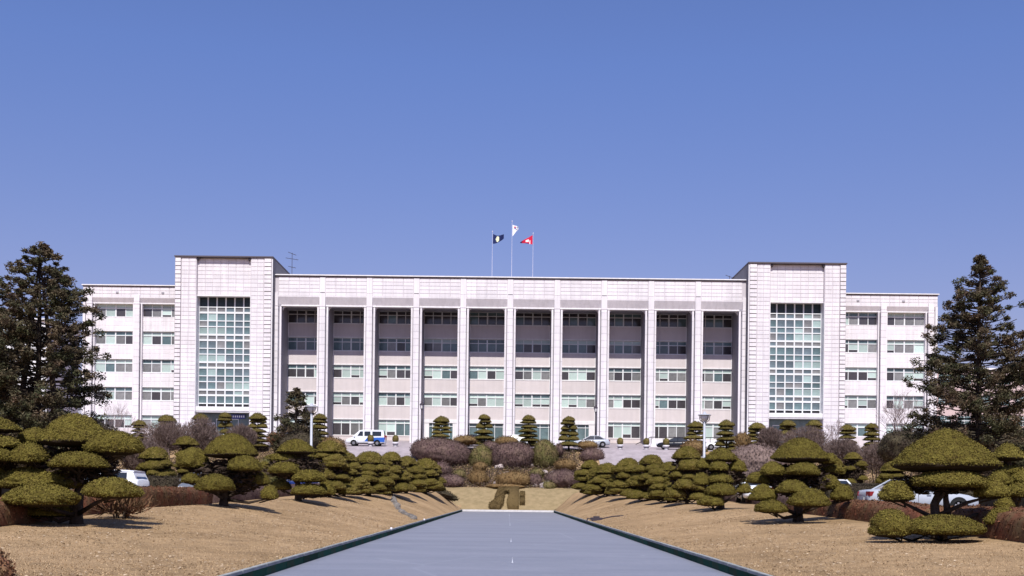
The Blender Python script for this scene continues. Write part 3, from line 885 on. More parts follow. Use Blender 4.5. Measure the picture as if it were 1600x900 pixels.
# ---- wings
WF = 145.0; WW = 145.75; WTOP = 28.3; WFZ = 26.8; WLZ = 26.08; XE = 55.35
WB = [(42.85, 47.9), (48.8, 53.95)]     # clear bays
spW = {}
for s in (-1, 1):
    def X(a, b): return (min(s*a, s*b), max(s*a, s*b))
    wg = MB(); x0, x1 = X(XO+.035, XE-.02)
    wg.box(x0, x1, WW+0.34, 160, ZB-.6, WTOP-.02)
    wg.box(x0, x1, WF+PB, WW+.339, WFZ, WTOP-.03)
    wing = bpart('wing', wg, MAT['joint'])
    n = 10; x0, x1 = X(XO+.04, XE); pw_ = (x1-x0)/n; ph = (WTOP-.12-WFZ-.05)/3
    for c in range(n):
        for r_ in range(3):
            link('wing_panel', panel_me(pw_, ph, gap=.04), wing, (x0+pw_*(c+.5), WF+PB, WFZ+.05+ph*(r_+.5)))
    mb = MB(); mb.prism_x([(WF+.02, WFZ), (WF+.02, WFZ+.08), (WF+.6, WFZ+.08), (WF+.6, WLZ+.12), (WF+.34, WLZ+.12)], x0, x1)
    bpart('soffit', mb, MAT['panel_stone'], wing)
    mb = MB(); mb.box(x0, x1, WF+.32, WW+.34, WLZ, WLZ+.118); bpart('lintel_lip', mb, MAT['trim_white'], wing)
    a, b = X(XO+.04, XE+.12)
    mb = MB(); mb.box(a, b, WF-.18, 160.1, WTOP+.05, WTOP+.17); bpart('coping', mb, MAT['trim_white'], wing)
    mb = MB(); a, b = X(XO+.042, XE+.04); mb.box(a, b, WF-.06, 160, WTOP-.05, WTOP+.049); bpart('coping_shadow_strip', mb, MAT['coping_dark'], wing)  # dark strip coloured as the wing coping's shadow
    for xc in (48.35, 54.5):
        for (dx, hw) in ((0, .37),):
            mb = MB(); z = ZB-.5
            while z < WFZ+.3:
                z1 = min(z+.9, WFZ+.4); mb.box(s*xc-.36, s*xc+.36, WF-.08, WF+.4, z+.012, z1-.018); z = z1
            mb.box(s*xc-.33, s*xc+.33, WF-.05, WW+.3, ZB-.5, WFZ, 1)
            for sx in (-1, 1):
                a, b = sorted((sx*.44, sx*.60)); mb.box(s*xc+a, s*xc+b, WF+.30, WW+.3, ZB-.5, WLZ-.01)
            mb.box(s*xc-.42, s*xc+.42, WF-.10, WF+.3, WLZ-.12, WLZ-.03, 1)
            bpart('pilaster', mb, [MAT['column_stone'], MAT['joint']], wing)
    for (a, b) in WB:
        w = b - a; xc = s*(a+b)/2
        k = round(w, 2)
        if k not in spW:
            mbs = spandrel_me(w, 3.63-WH, True)
            me = mbs.mesh('spandrel', [MAT['column_stone'], MAT['trim_white']])
            bs = MB(); bs.box(-w/2, w/2, -.1, .3, 0, FL[0]-WH-ZB+.4)
            spW[k] = (me, window_me(w-.02, WH, .5), pane_variants(w/4-.09, WH-.66), transoms(w, .5), bs.mesh('plinth', MAT['spandrel']))
        me, wme, pv, tm, bme = spW[k]
        for f in range(5):
            facade_window(xc, WW+.22, FL[f]-(.1 if f == 4 else 0), WH, w-.02, wme, pv, .5, tm)
            if f: inst('spandrel', me, (xc, WW, FL[f-1]))
        inst('plinth', bme, (xc, WW, ZB-.4))
    a, b = X(53.9, XE-.01); mb = MB(); mb.box(a, b, WW+.2, WW+.35, ZB-.5, WLZ+.05); mb.box(*X(55.05, XE+.0), WF+.02, 160, ZB-.5, WFZ+.02)
    bpart('end_wall', mb, MAT['panel_stone'], wing)
    for xq in (45.0, 50.9):
        mb = MB(); mb.box(s*xq-.17, s*xq+.17, WF-.06, WF+.05, WFZ+.55, WFZ+.78); bpart('scupper', mb, MAT['wall_shell'], wing)

# ---- flags, aerials
def flagpole(x, ztop, label):
    t = thing('flagpole', label, 'flagpole', (x, 150.0, MZ+.2), 0, 'flagpoles on the roof')
    mb = MB(); mb.tube([(0,0,-.3), (0,0,ztop-MZ-.2)], [.03, .018], 8); mb.lathe([(.02, ztop-MZ-.2), (.09, ztop-MZ-.12), (.02, ztop-MZ-.02)], 8)
    link('pole', mb.mesh('pole', MAT['pole_metal']), t)
    mb = MB(); mb.box(-.22, .22, -.22, .22, -.02, .10); link('base', mb.mesh('base', MAT['trim_white']), t)
    return t
flagpole(-2.5, 37.0, 'thin white flagpole under the dark navy flag, left of the middle pole')
flagpole(0.12, 38.4, 'tallest thin white flagpole in the middle, carrying the white flag')
flagpole(2.95, 36.8, 'thin white flagpole at right, carrying the red flag')
def flag(x, ztop, W_, top, bot, mats, marks, label, sx=1):
    """top/bot: functions of t giving heights below ztop; cloth with folds"""
    mb = MB(); n, m = 16, 10
    vs = []; fs = []; ms = []
    for i in range(n+1):
        t = i/n
        a, b = top(t), bot(t)
        for j in range(m+1):
            q = j/m
            vs.append((sx*t*W_, 0.16*math.sin(t*7+q*1.2)*t, -(a+(b-a)*q)))
    for i in range(n):
        for j in range(m):
            k = i*(m+1)+j
            mm = marks((i+.5)/n, (j+.5)/m)
            f = (k, k+1, k+m+2, k+m+1)
            mb.add([vs[q] for q in f], [(0,1,2,3)], mm)
    me = mb.mesh('flag', [MAT[q] for q in mats], False)
    o = link('flag', me, None, (x, 149.95, ztop))
    return tag(o, label, 'flag', 'flags on the roof')
flag(-2.42, 36.75, 1.45, lambda t: .28*math.sin(t*math.pi)*.8, lambda t: 1.32-.75*t*t, ['flag_navy', 'flag_cream'],
     lambda t, q: 1 if ((t-.42)/.15)**2+((q-.5)/.38)**2 < 1 else 0, 'dark navy flag with a pale upright emblem, blowing right')
def mk(t, q):
    if ((t-.42)/.17)**2+((q-.22)/.09)**2 < 1: return 1
    if ((t-.45)/.18)**2+((q-.38)/.08)**2 < 1: return 2
    if (t > .7 and .15 < q < .3) or (t > .55 and .6 < q < .75 and t < .8): return 3
    return 0
flag(0.18, 38.0, 0.78, lambda t: .25*t, lambda t: 1.55-1.0*t, ['flag_white', 'flag_red', 'flag_blue', 'dark_metal'], mk,
     'white flag with a small red and blue disc hanging half furled on the tallest pole')
flag(2.88, 36.65, 1.65, lambda t: .95*t, lambda t: 1.25-.2*t, ['flag_red', 'flag_white', 'flag_navy'],
     lambda t, q: 1 if (.30 < t < .58 and .3 < q < .75) or (.16 < t < .24 and q > .45) else (2 if (t > .85 or (.3 < t < .6 and q > .88)) else 0),
     'bright red flag with white stripes, blowing left to a point', -1)
def aerial(x, y, z, h, label):
    t = thing('tv_aerial', label, 'aerial', (x, y, z))
    mb = MB(); mb.tube([(0,0,-.2), (0,0,h)], .035, 6); link('mast', mb.mesh('mast', MAT['dark_metal']), t)
    for k, (zz, L, an) in enumerate(((h-.1, 1.1, -.35), (h-.8, 1.7, -.15), (h-1.9, 1.0, -.2))):
        mb = MB(); mb.tube([(-L/2, 0, zz-math.tan(an)*L/2), (L/2, 0, zz+math.tan(an)*L/2)], .03, 5)
        for q_ in range(4):
            f = -L/2+L*(q_+.5)/4; mb.tube([(f, -.35, zz+math.tan(an)*f), (f, .35, zz+math.tan(an)*f)], .018, 4)
        link('antenna', mb.mesh('antenna', MAT['dark_metal']), t)
    return t
aerial(-29.1, 149.0, MZ+.15, 3.8, 'thin television aerial on the roof beside the left tower')
aerial(29.9, 153.0, MZ+.15, 2.2, 'small aerial on the roof beside the right tower')

# ------------------------------------------------------------------ vegetation generators
def ico(sub):
    bm = bmesh.new(); bmesh.ops.create_icosphere(bm, subdivisions=sub, radius=1.0)
    V = np.array([v.co[:] for v in bm.verts]); T = np.array([[v.index for v in f.verts] for f in bm.faces]); bm.free()
    return V, T
ICO = {k: ico(k) for k in (3, 4, 5)}
def snoise(P, seed, freq):
    r = np.random.default_rng(seed); out = np.zeros(len(P))
    for o_ in range(6):
        k = r.normal(size=3) * freq * (1 + 0.5*o_); out += np.sin(P @ k + r.random()*6.28) / (1 + 0.4*o_)
    return out / 2.6
def leafify(V, T, n, size, seed, lift=0.6, flat=0.5, sizevar=0.5):
    """n small separate triangles spread over the surface"""
    r = np.random.default_rng(seed)
    a, b, c = V[T[:, 0]], V[T[:, 1]], V[T[:, 2]]
    nr = np.cross(b-a, c-a); ar = np.linalg.norm(nr, axis=1) + 1e-12; nrm = nr / ar[:, None]
    ti = r.choice(len(T), n, p=ar/ar.sum())
    u = r.random((n, 2)); sw = u.sum(1) > 1; u[sw] = 1 - u[sw]
    P = a[ti] + (b-a)[ti]*u[:, :1] + (c-a)[ti]*u[:, 1:]
    N = nrm[ti]
    P = P + N * (size * (r.random((n, 1)) * (lift + .35) - .35))
    rv = r.normal(size=(n, 3)); e1 = np.cross(N, rv); e1 /= np.linalg.norm(e1, axis=1)[:, None] + 1e-9
    e2 = np.cross(N, e1) + N * (r.random((n, 1)) * 2 - 0.6) * flat * 2; e2 /= np.linalg.norm(e2, axis=1)[:, None] + 1e-9
    s = size * (1 - sizevar/2 + sizevar * r.random((n, 1)))
    Q = np.stack([P - e1*s*.42, P + e1*s*.42, P + e2*s], 1).reshape(-1, 3)
    return Q, np.arange(3*n).reshape(-1, 3)
def pad_geo(w, d, h, seed, sub=4, leaf=0.10, dens=1.5, p=1.9, q=0.85, under=0.24, lump=0.09, cap=26000):
    """flat-bottomed cushion of foliage: x,y centred, z from 0 to h; p, q shape the dome (p near 1 is a pointed cap).
    Returns vertices, triangles, material index (0 leaves, 1 darkened base for depth between them)"""
    V, T = ICO[sub]; V = V.copy()
    n = 1 + lump*snoise(V, seed, 2.3) + 0.5*lump*snoise(V, seed+9, 5.5) + 0.3*lump*snoise(V, seed+5, 13.0)
    z = V[:, 2].copy()
    rr = np.clip(np.sqrt(V[:, 0]**2 + V[:, 1]**2), 1e-6, 1); rho = rr**0.85; f = rho/rr
    top = np.maximum(0, 1 - rho**p)**q
    zz = np.where(z > 0, top, -under*np.sqrt(np.maximum(0, 1-rho**3)))
    P = np.stack([V[:, 0]*f*n*w/2, V[:, 1]*f*n*d/2, (zz*(0.80+.20*n) + under)/(1+under)*h], 1)
    area = math.pi*w*d/4*1.9
    nl = int(min(cap, dens*area/(leaf*leaf*.42)))
    LV, LT = leafify(P, T, nl, leaf, seed+3, lift=.8, flat=.65)
    # bare twigs underneath, coloured dark to imitate shade; living shoots only above
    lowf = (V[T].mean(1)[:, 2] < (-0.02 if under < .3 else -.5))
    zl = LV.reshape(-1, 3, 3).mean(1)[:, 2]; keepl = zl > h*(under/(1+under))*(0.80 if under < .3 else .35)
    LV = LV.reshape(-1, 3, 3)[keepl].reshape(-1, 3); LT = np.arange(len(LV)).reshape(-1, 3)
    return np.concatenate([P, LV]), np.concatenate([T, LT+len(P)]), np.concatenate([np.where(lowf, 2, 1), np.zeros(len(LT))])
def geo_mesh(name, VT, m):
    return np_mesh(name, VT[0], VT[1], [MAT[m], MAT['foliage_under'], MAT['pad_twigs_shade']], VT[2])

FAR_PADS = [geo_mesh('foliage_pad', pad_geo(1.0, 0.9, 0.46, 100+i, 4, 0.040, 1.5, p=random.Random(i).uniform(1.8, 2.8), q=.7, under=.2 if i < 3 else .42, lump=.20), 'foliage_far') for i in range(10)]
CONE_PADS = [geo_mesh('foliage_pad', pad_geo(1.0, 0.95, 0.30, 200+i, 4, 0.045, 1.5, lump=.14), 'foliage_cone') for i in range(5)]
INNER = {}
def inner_mesh(seed):
    """dark twig cards added to imitate shade inside a crown, unit sized"""
    if seed not in INNER:
        r = np.random.default_rng(seed); n = 2000
        p = r.normal(size=(n, 3)); p /= np.linalg.norm(p, axis=1)[:, None]; p *= (r.random((n, 1))**.4)*.5
        a = r.normal(size=(n, 3)); a /= np.linalg.norm(a, axis=1)[:, None]; b = np.cross(a, r.normal(size=(n, 3))); b /= np.linalg.norm(b, axis=1)[:, None]
        Q = np.stack([p-a*.06, p+a*.06, p+b*.05], 1).reshape(-1, 3)
        INNER[seed] = np_mesh('inner_shade_twigs', Q, np.arange(3*n).reshape(-1, 3), MAT['twig_shade_brown'])
    return INNER[seed]

def topiary(label, trunk_px, d, pads, group='cloud-pruned trees along the pool banks', x=None, extra_trunk=None, leaf=0.040, seed=1, peak=1.5, inner=(.78, .35, 1.0)):
    """near tree: pads given as boxes (x0,x1,ytop,ybottom) in photograph pixels, turned into cushions round the trunk at depth d"""
    rg = random.Random(seed)
    bx_ = pix(trunk_px, 780, d).x if x is None else x
    bz = gz(bx_, d)
    t = thing('topiary_tree', label, 'topiary tree', (bx_, d, bz), 0, group)
    L0 = Vector((bx_, d, bz))
    tr = MB(); tips = []
    zt = 0
    for i, pdef in enumerate(pads):
        x0, x1, y0, y1 = pdef[:4]
        off = pdef[4] if len(pdef) > 4 else rg.uniform(-.5, .5)
        dd = d + off
        a = pix(x0, y0, dd); b = pix(x1, y1, dd)
        w = b.x - a.x; h = max(0.18, a.z - b.z)
        dep = w * rg.uniform(.72, .92) if w > 1.4 else w
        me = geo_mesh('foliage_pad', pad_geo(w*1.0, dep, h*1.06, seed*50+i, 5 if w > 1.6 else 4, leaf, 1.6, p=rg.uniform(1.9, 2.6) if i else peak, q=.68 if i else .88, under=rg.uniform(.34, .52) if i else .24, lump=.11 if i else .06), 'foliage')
        c = Vector(((a.x+b.x)/2, dd, b.z - .03*h)) - L0
        link('foliage_pad', me, t, c)
        tips.append((c, w, h)); zt = max(zt, c.z)
    # trunk with a slight bend, limbs to every pad
    def tp(z): return Vector((0.06*math.sin(z*1.7+seed), 0.05*math.sin(z*1.3), z))
    top = tips[0][0]
    n = 8; pts = []
    for i in range(n+1):
        f = i/n; p = tp(f*top.z); p = p*(1-f*f) + top*f*f if f > .6 else p
        p.z = f*(top.z+.1) - (.15 if i == 0 else 0); pts.append(p)
    r0 = .10 + .008*len(pads)
    tr.tube(pts, [r0*(1.25 if i == 0 else 1)*(1-.55*i/n) for i in range(n+1)], 9)
    for (c, w, h) in tips[1:]:
        z0 = max(.25, c.z - .45 - .12*rg.random()); z0 = min(z0, top.z*.9)
        st = tp(z0); 
        f = min(1, z0/max(.1, top.z)); st = pts[int(f*n)].copy(); st.z = z0
        mid = st*.45 + c*.55; mid.z = c.z - .10 - .08*rg.random()
        tr.tube([st, mid, c + Vector((0,0,.08))], [r0*.42, r0*.3, r0*.16], 6)
        for q_ in range(4):
            e = c + Vector((rg.uniform(-.35, .35)*w, rg.uniform(-.3, .3)*w, .10*h))
            tr.tube([mid*.5+c*.5+Vector((0,0,-.05)), e], [r0*.14, r0*.05], 4)
    if extra_trunk:
        e0 = pix(extra_trunk[0], 780, d).x - bx_
        tr.tube([(e0*.6, .1, -.1), (e0, .1, .8), (e0*.8, 0.05, top.z*.6), tuple(top)], [r0*.8, r0*.7, r0*.5, r0*.3], 8)
    link('trunk', tr.mesh('trunk', MAT['bark'], True), t)
    allx = [c.x-w/2 for c, w, h in tips] + [c.x+w/2 for c, w, h in tips]
    zlo = min(c.z for c, w, h in tips); W_ = (max(allx)-min(allx))
    za = zlo + (top.z-zlo)*inner[1]; zb_ = zlo + (top.z-zlo)*inner[2]
    link('inner_shade_twigs', inner_mesh(seed % 4), t, ((max(allx)+min(allx))/2, .25, (za+zb_)/2), scale=(W_*inner[0], W_*.5, (zb_-za)))
    return t

def far_topiary(label, px, ytop, wtop, d, wpx, tiers=3, seed=1, group='cloud-pruned trees along the pool banks', x=None, base=None, cone=False, zbase=None, htop=None):
    rg = random.Random(seed)
    P = pix(px, ytop, d); bx_ = P.x if x is None else x
    bz = gz(bx_, d) if zbase is None else zbase
    t = thing('topiary_tree', label, 'topiary tree', (bx_, d, bz), 0, group)
    H = P.z - bz; s = d/F; W_ = wpx*s; wt = wtop*s
    pads = CONE_PADS if cone else FAR_PADS; hh = .30 if cone else .46
    tr = MB()
    ht = (wt*.42 if cone else wt*.46) if htop is None else htop*s
    def pad(c, w, h, dp=None, top=False):
        me = rg.choice(pads if cone else (pads[:3] if top else pads[3:]))
        link('foliage_pad', me, t, c, (0, 0, 0), (w, (dp or w)*rg.uniform(.9, 1.1), h/hh))
    pad((0, 0, H-ht), wt, ht, top=True)
    if cone:
        nt = tiers; z0 = .25
        for k in range(nt):
            f = (k+.5)/nt; z = z0 + (H-ht-z0)*(1-f) - .05
            w = wt*.95 + (W_-wt*.95)*f**.8
            th = (H-ht)/nt
            if rg.random() < .35:
                for q in (-1, 1):
                    pad((q*w*.24+rg.uniform(-.05, .05), rg.uniform(-.1, .1), z+rg.uniform(-.06, .06)), w*.58, th*rg.uniform(.78, 1.0))
            else:
                o_ = rg.uniform(-.06, .06)
                pad((o_*W_, 0, z), w*rg.uniform(.9, 1.08), th*rg.uniform(.74, .95))
    else:
        zlow = .10
        for k in range(tiers):
            f = (k+.7)/tiers; z = (H-ht)*(1-f) + zlow*f
            R_ = W_*.5*(.45+.42*f)*rg.uniform(.9, 1.1); n = 4 + (k > 0) + (rg.random() < .5)
            a0 = rg.random()*6.28
            for q in range(n):
                a = a0 + 6.283*q/n + rg.uniform(-.25, .25); w = W_*rg.uniform(.28, .47)
                c = Vector((math.cos(a)*R_*.80, math.sin(a)*R_*.70, z+rg.uniform(-.24, .24)*H/3))
                h = w*rg.uniform(.36, .50)
                pad(c, w, h, w*.85)
                m_ = c*.5; m_.z = c.z-.12
                tr.tube([(0, 0, max(.2, c.z-.5)), m_, c+Vector((0,0,.05))], [.06, .045, .03], 5)
    tr.tube([(0,0,-.2), (.05,.02,H*.4), (0,0,H-ht*.6)], [.13, .10, .05], 7)
    link('trunk', tr.mesh('trunk', MAT['bark'], True), t)
    if not cone:
        link('inner_shade_twigs', inner_mesh(seed % 4), t, (0, .2, H*.52), scale=(W_*.7, W_*.6, H*.7))
    return t

# ---- the two rows of cloud-pruned trees
# left bank, near to far
topiary('large cloud-pruned tree nearest the camera on the left bank, long low pads', 123, 31,
    [(62,172,648,698,.0), (32,78,670,696,.6), (133,219,674,711,-.3), (18,72,693,725,-.6), (80,167,708,732,-.9), (-8,122,731,766,-.2), (10,120,757,792,-1.3),
     (133,219,748,779,-1.1), (28,112,782,808,-.2)], seed=11, peak=1.9, inner=(.5, .4, 1.0))
topiary('cloud-pruned tree cut off by the left edge of the picture', -8, 30.5,
    [(-45,31,652,676,.3), (-38,30,682,701,.0), (-40,22,700,722,-.4), (-60,10,722,742,.2), (-50,-8,740,800,.0)], seed=12)
topiary('big domed cloud-pruned tree beside the left car park, oval pad low at its front', 348, 43,
    [(320,402,679,716,0), (277,326,701,734,.4), (357,408,713,737,-.5), (307,365,742,768,-1.1), (284,314,740,756,-.3), (354,397,744,760,.5), (391,420,738,758,.1),
     (409,434,759,781,-.2), (330,372,722,742,.9)], seed=13, peak=2.2, inner=(.75, .1, 1.0))
topiary('cloud-pruned tree with a bare forked foot, third on the left bank', 464, 56,
    [(433,492,687,710,0), (420,473,708,723,.3), (401,424,722,736,.5), (421,472,723,741,-.5), (458,509,735,754,-.8), (456,508,757,774,-1.0), (498,523,751,774,.2),
     (424,455,751,766,.1), (470,500,716,732,.9)], seed=14, leaf=.055, peak=1.9)
# right bank, near to far
topiary('large pointed dome topiary nearest the camera on the right bank, two dark stems', 1463, 31,
    [(1397,1558,671,738,0), (1424,1543,735,764,-.3), (1524,1575,751,779,-.5), (1376,1426,753,784,-.2), (1360,1424,797,839,-1.2), (1410,1538,806,837,-1.3),
     (1541,1590,794,822,-.8), (1556,1584,777,798,.3)], seed=21, extra_trunk=(1483,), peak=1.35, inner=(.6, .66, .98))
topiary('cloud-pruned tree cut off by the right edge of the picture', 1588, 32.5,
    [(1550,1600,693,720,0), (1549,1598,726,742,.2), (1544,1580,737,759,-.4), (1576,1625,734,756,-.2), (1568,1625,756,778,-.7)], seed=22)
topiary('big dome-topped cloud-pruned tree, second from the camera on the right bank', 1250, 43,
    [(1207,1293,685,723,0), (1280,1308,709,726,.2), (1189,1226,722,744,-.2), (1230,1281,723,744,-.6), (1166,1206,738,756,.6), (1213,1263,751,772,-.9), (1172,1213,758,783,-.5),
     (1181,1230,782,802,-1.0), (1232,1295,764,793,-1.4), (1272,1313,743,765,.3), (1299,1332,758,783,0), (1280,1320,726,740,.8)], seed=23, peak=1.8, inner=(.6, .3, 1.0))
topiary('cloud-pruned tree with a broad low cap and stepped pads, third on the right bank', 1128, 56,
    [(1101,1152,701,722,0), (1109,1138,721,736,-.5), (1088,1113,717,733,.1), (1139,1166,719,738,0), (1083,1109,740,759,-.3), (1105,1143,740,755,-.4), (1104,1151,756,775,-.9),
     (1151,1174,756,771,.2), (1090,1130,775,791,-1.0), (1141,1166,741,754,.6)], seed=24, leaf=.055, peak=1.7)
FARROW = [
 (516, 689, 44, 68, 66, 'fourth on the left bank, dome just right of the lamp post'),
 (538, 705, 38, 73, 60, 'fifth on the left bank, low cap between two domes'),
 (578, 706, 44, 79, 62, 'sixth along the left bank, in front of the blue and white van'),
 (612, 707, 33, 86, 54, 'seventh along the left bank, small cap under the potted bush'),
 (636, 713, 32, 94, 52, 'eighth along the left bank, beside the big purple shrub'),
 (666, 717, 40, 103, 56, 'last of the left bank, at the far end of the pool'),
 (1074, 699, 44, 68, 64, 'fourth on the right bank, just left of the lamp post'),
 (1045, 722, 34, 73, 58, 'fifth along the right bank, low cap next to a taller one'),
 (1018, 711, 36, 80, 58, 'sixth along the right bank, umbrella-like cap on a bare stem'),
 (982, 717, 38, 87, 56, 'seventh along the right bank, below the two potted bushes'),
 (949, 724, 38, 96, 54, 'eighth along the right bank, next to last before the slope'),
 (923, 720, 28, 104, 50, 'last of the right bank, at the far end of the pool'),
]
for i, (px, yt, wt, d, wp, lb) in enumerate(FARROW):
    far_topiary('cloud-pruned tree, ' + lb, px, yt, wt, d, wp*1.25, tiers=4 if d < 92 else 3, seed=40+i)
# second rows beyond the car parks
BACKROW = [(243, 700, 42, 74, 66, 'small cloud-pruned tree behind the white car on the left'), (291, 682, 34, 82, 48, 'slender tiered topiary with a little cap left of the big dome'),
 (425, 712, 34, 100, 50, 'low cloud-pruned tree peeping between two domes on the left'), (1333, 707, 26, 84, 54, 'small umbrella-capped topiary beside the right car park'),
 (1302, 716, 30, 84, 44, 'small cloud-pruned tree behind the big dome on the right'), (1185, 738, 30, 98, 46, 'low cloud-pruned tree between two bigger ones on the right'),
 (1395, 722, 36, 90, 60, 'small cloud-pruned tree beyond the silver saloon')]
for i, (px, yt, wt, d, wp, lb) in enumerate(BACKROW):
    far_topiary(lb, px, yt, wt, d, wp, tiers=3, seed=70+i, group='cloud-pruned trees beyond the car parks')
# tiered topiaries on the terrace before the building
CONES = [(217, 657, 22, 30, 700, 'leftmost tiered topiary on the terrace, below the left wing'), (261, 649, 28, 34, 700, 'tiered topiary before the left edge of the left tower'),
 (313, 647, 24, 30, 698, 'tiered topiary left of the left tower entrance'), (352, 645, 20, 26, 694, 'narrow tiered topiary in front of the left tower entrance'),
 (403, 646, 26, 34, 692, 'tiered topiary with a mushroom cap before the inner pier of the left tower'), (500, 647, 22, 34, 692, 'tiered topiary right of the small fir and the left lamp'),
 (690, 651, 24, 36, 694, 'leftmost of the four tiered topiaries before the entrance'), (757, 648, 19, 36, 693, 'second of the four tiered topiaries before the entrance'),
 (826, 649, 21, 36, 696, 'third of the four tiered topiaries before the entrance'), (889, 651, 19, 34, 698, 'rightmost of the four tiered topiaries before the entrance, brownish'),
 (1087, 659, 24, 38, 700, 'tall tiered topiary immediately left of the right lamp post'), (1135, 657, 24, 36, 700, 'tall tiered topiary between the right lamp post and the right tower'),
 (1183, 661, 26, 36, 705, 'tiered topiary at the inner corner of the right tower'), (1231, 657, 24, 32, 700, 'tiered topiary left in the right tower entrance'),
 (1272, 657, 24, 34, 700, 'tiered topiary right in the right tower entrance'), (1324, 664, 24, 32, 696, 'tiered topiary at the outer corner of the right tower'),
 (1362, 662, 20, 32, 698, 'rightmost dark tiered topiary before the right wing')]
for i, (px, yt, wt, wp, yb, lb) in enumerate(CONES):
    d = 134.0 if i not in (6, 7, 8, 9) else 136.0
    far_topiary(lb, px, yt, wt, d, wp, tiers=5 if i % 2 else 6, seed=120+i, cone=True, group='tiered topiaries on the terrace')

# ---- round shrubs
def shrub(label, box, d, m='shrub_purple', name='shrub', cat='shrub', group=None, seed=1, dep=.9, tilt=0, leaf=.10, dens=1.2, sub=4, lump=.07, airy=False):
    a = pix(box[0], box[2], d); b = pix(box[1], box[3], d)
    w = b.x-a.x; h = a.z-b.z; cx = (a.x+b.x)/2; bz = gz(cx, d)
    t = thing(name, label, cat, (cx, d, bz), 0, group)
    V, T = ICO[sub]; n = 1 + lump*snoise(V, seed, 2.0) + .5*lump*snoise(V, seed+2, 7)
    P = V*n[:, None]*np.array([w/2, w/2*dep, h/2])
    nl = int(min(7000, dens*3.14*w*h/(leaf*leaf)))
    LV, LT = leafify(P, T, nl, leaf, seed+7, lift=1.6, flat=1.0)
    Vn = np.concatenate([P, LV]); Tn = np.concatenate([T, LT+len(P)])
    if not airy:    # fine twigs standing off the clipped surface
        r = np.random.default_rng(seed+1); k = int(min(2600, 150*w*h))
        q = r.normal(size=(k, 3)); q /= np.linalg.norm(q, axis=1)[:, None]
        nn = (1 + lump*snoise(q, seed, 2.0) + .5*lump*snoise(q, seed+2, 7))*(.93+.10*r.random(k))
        dr = q + np.array([0, 0, .3]) + r.normal(size=(k, 3))*.5; dr /= np.linalg.norm(dr, axis=1)[:, None]
        q = q*nn[:, None]*np.array([w/2, w/2*dep, h/2])
        sd_ = np.cross(dr, r.normal(size=(k, 3))); sd_ /= np.linalg.norm(sd_, axis=1)[:, None]
        L_ = min(1, h)*(.10 + .22*r.random((k, 1)))
        Q_ = np.stack([q-sd_*.02, q+sd_*.02, q+dr*L_], 1).reshape(-1, 3)
        Tn = np.concatenate([Tn, np.arange(3*k).reshape(-1, 3)+len(Vn)]); Vn = np.concatenate([Vn, Q_])
    if airy:        # bare winter bush: a haze of fine upright twigs, no solid surface
        r = np.random.default_rng(seed); k = int(min(9000, 60*w*h*16))
        q = r.normal(size=(k, 3)); q /= np.linalg.norm(q, axis=1)[:, None]; q = q*(r.random((k, 1))**.42)
        nn = 1 + .16*snoise(q/np.linalg.norm(q, axis=1)[:, None], seed, 2.4)
        q = q*nn[:, None]*np.array([w/2, w/2*dep, h/2])
        dr = q/np.array([w, w, h])*1.2 + np.array([0, 0, .9]) + r.normal(size=(k, 3))*.45; dr /= np.linalg.norm(dr, axis=1)[:, None]
        sd_ = np.cross(dr, r.normal(size=(k, 3))); sd_ /= np.linalg.norm(sd_, axis=1)[:, None]
        L_ = .22 + .30*r.random((k, 1))
        Vn = np.stack([q-sd_*.022, q+sd_*.022, q+dr*L_], 1).reshape(-1, 3); Tn = np.arange(3*k).reshape(-1, 3)
    zc = (a.z+b.z)/2-bz
    link('foliage', np_mesh('foliage', Vn, Tn, MAT[m]), t, (0, 0, zc), (0, tilt, 0))
    tr = MB(); rg = random.Random(seed)
    for k in range(5):
        an = rg.random()*6.28; e = Vector((math.cos(an)*w*.2, math.sin(an)*w*.15, zc))
        tr.tube([(e.x*.3, e.y*.3, -.2), (e.x*.7, e.y*.7, zc*.4), e], [.06, .05, .03], 5)
    link('stems', tr.mesh('stems', MAT['bark'], True), t)
    return t
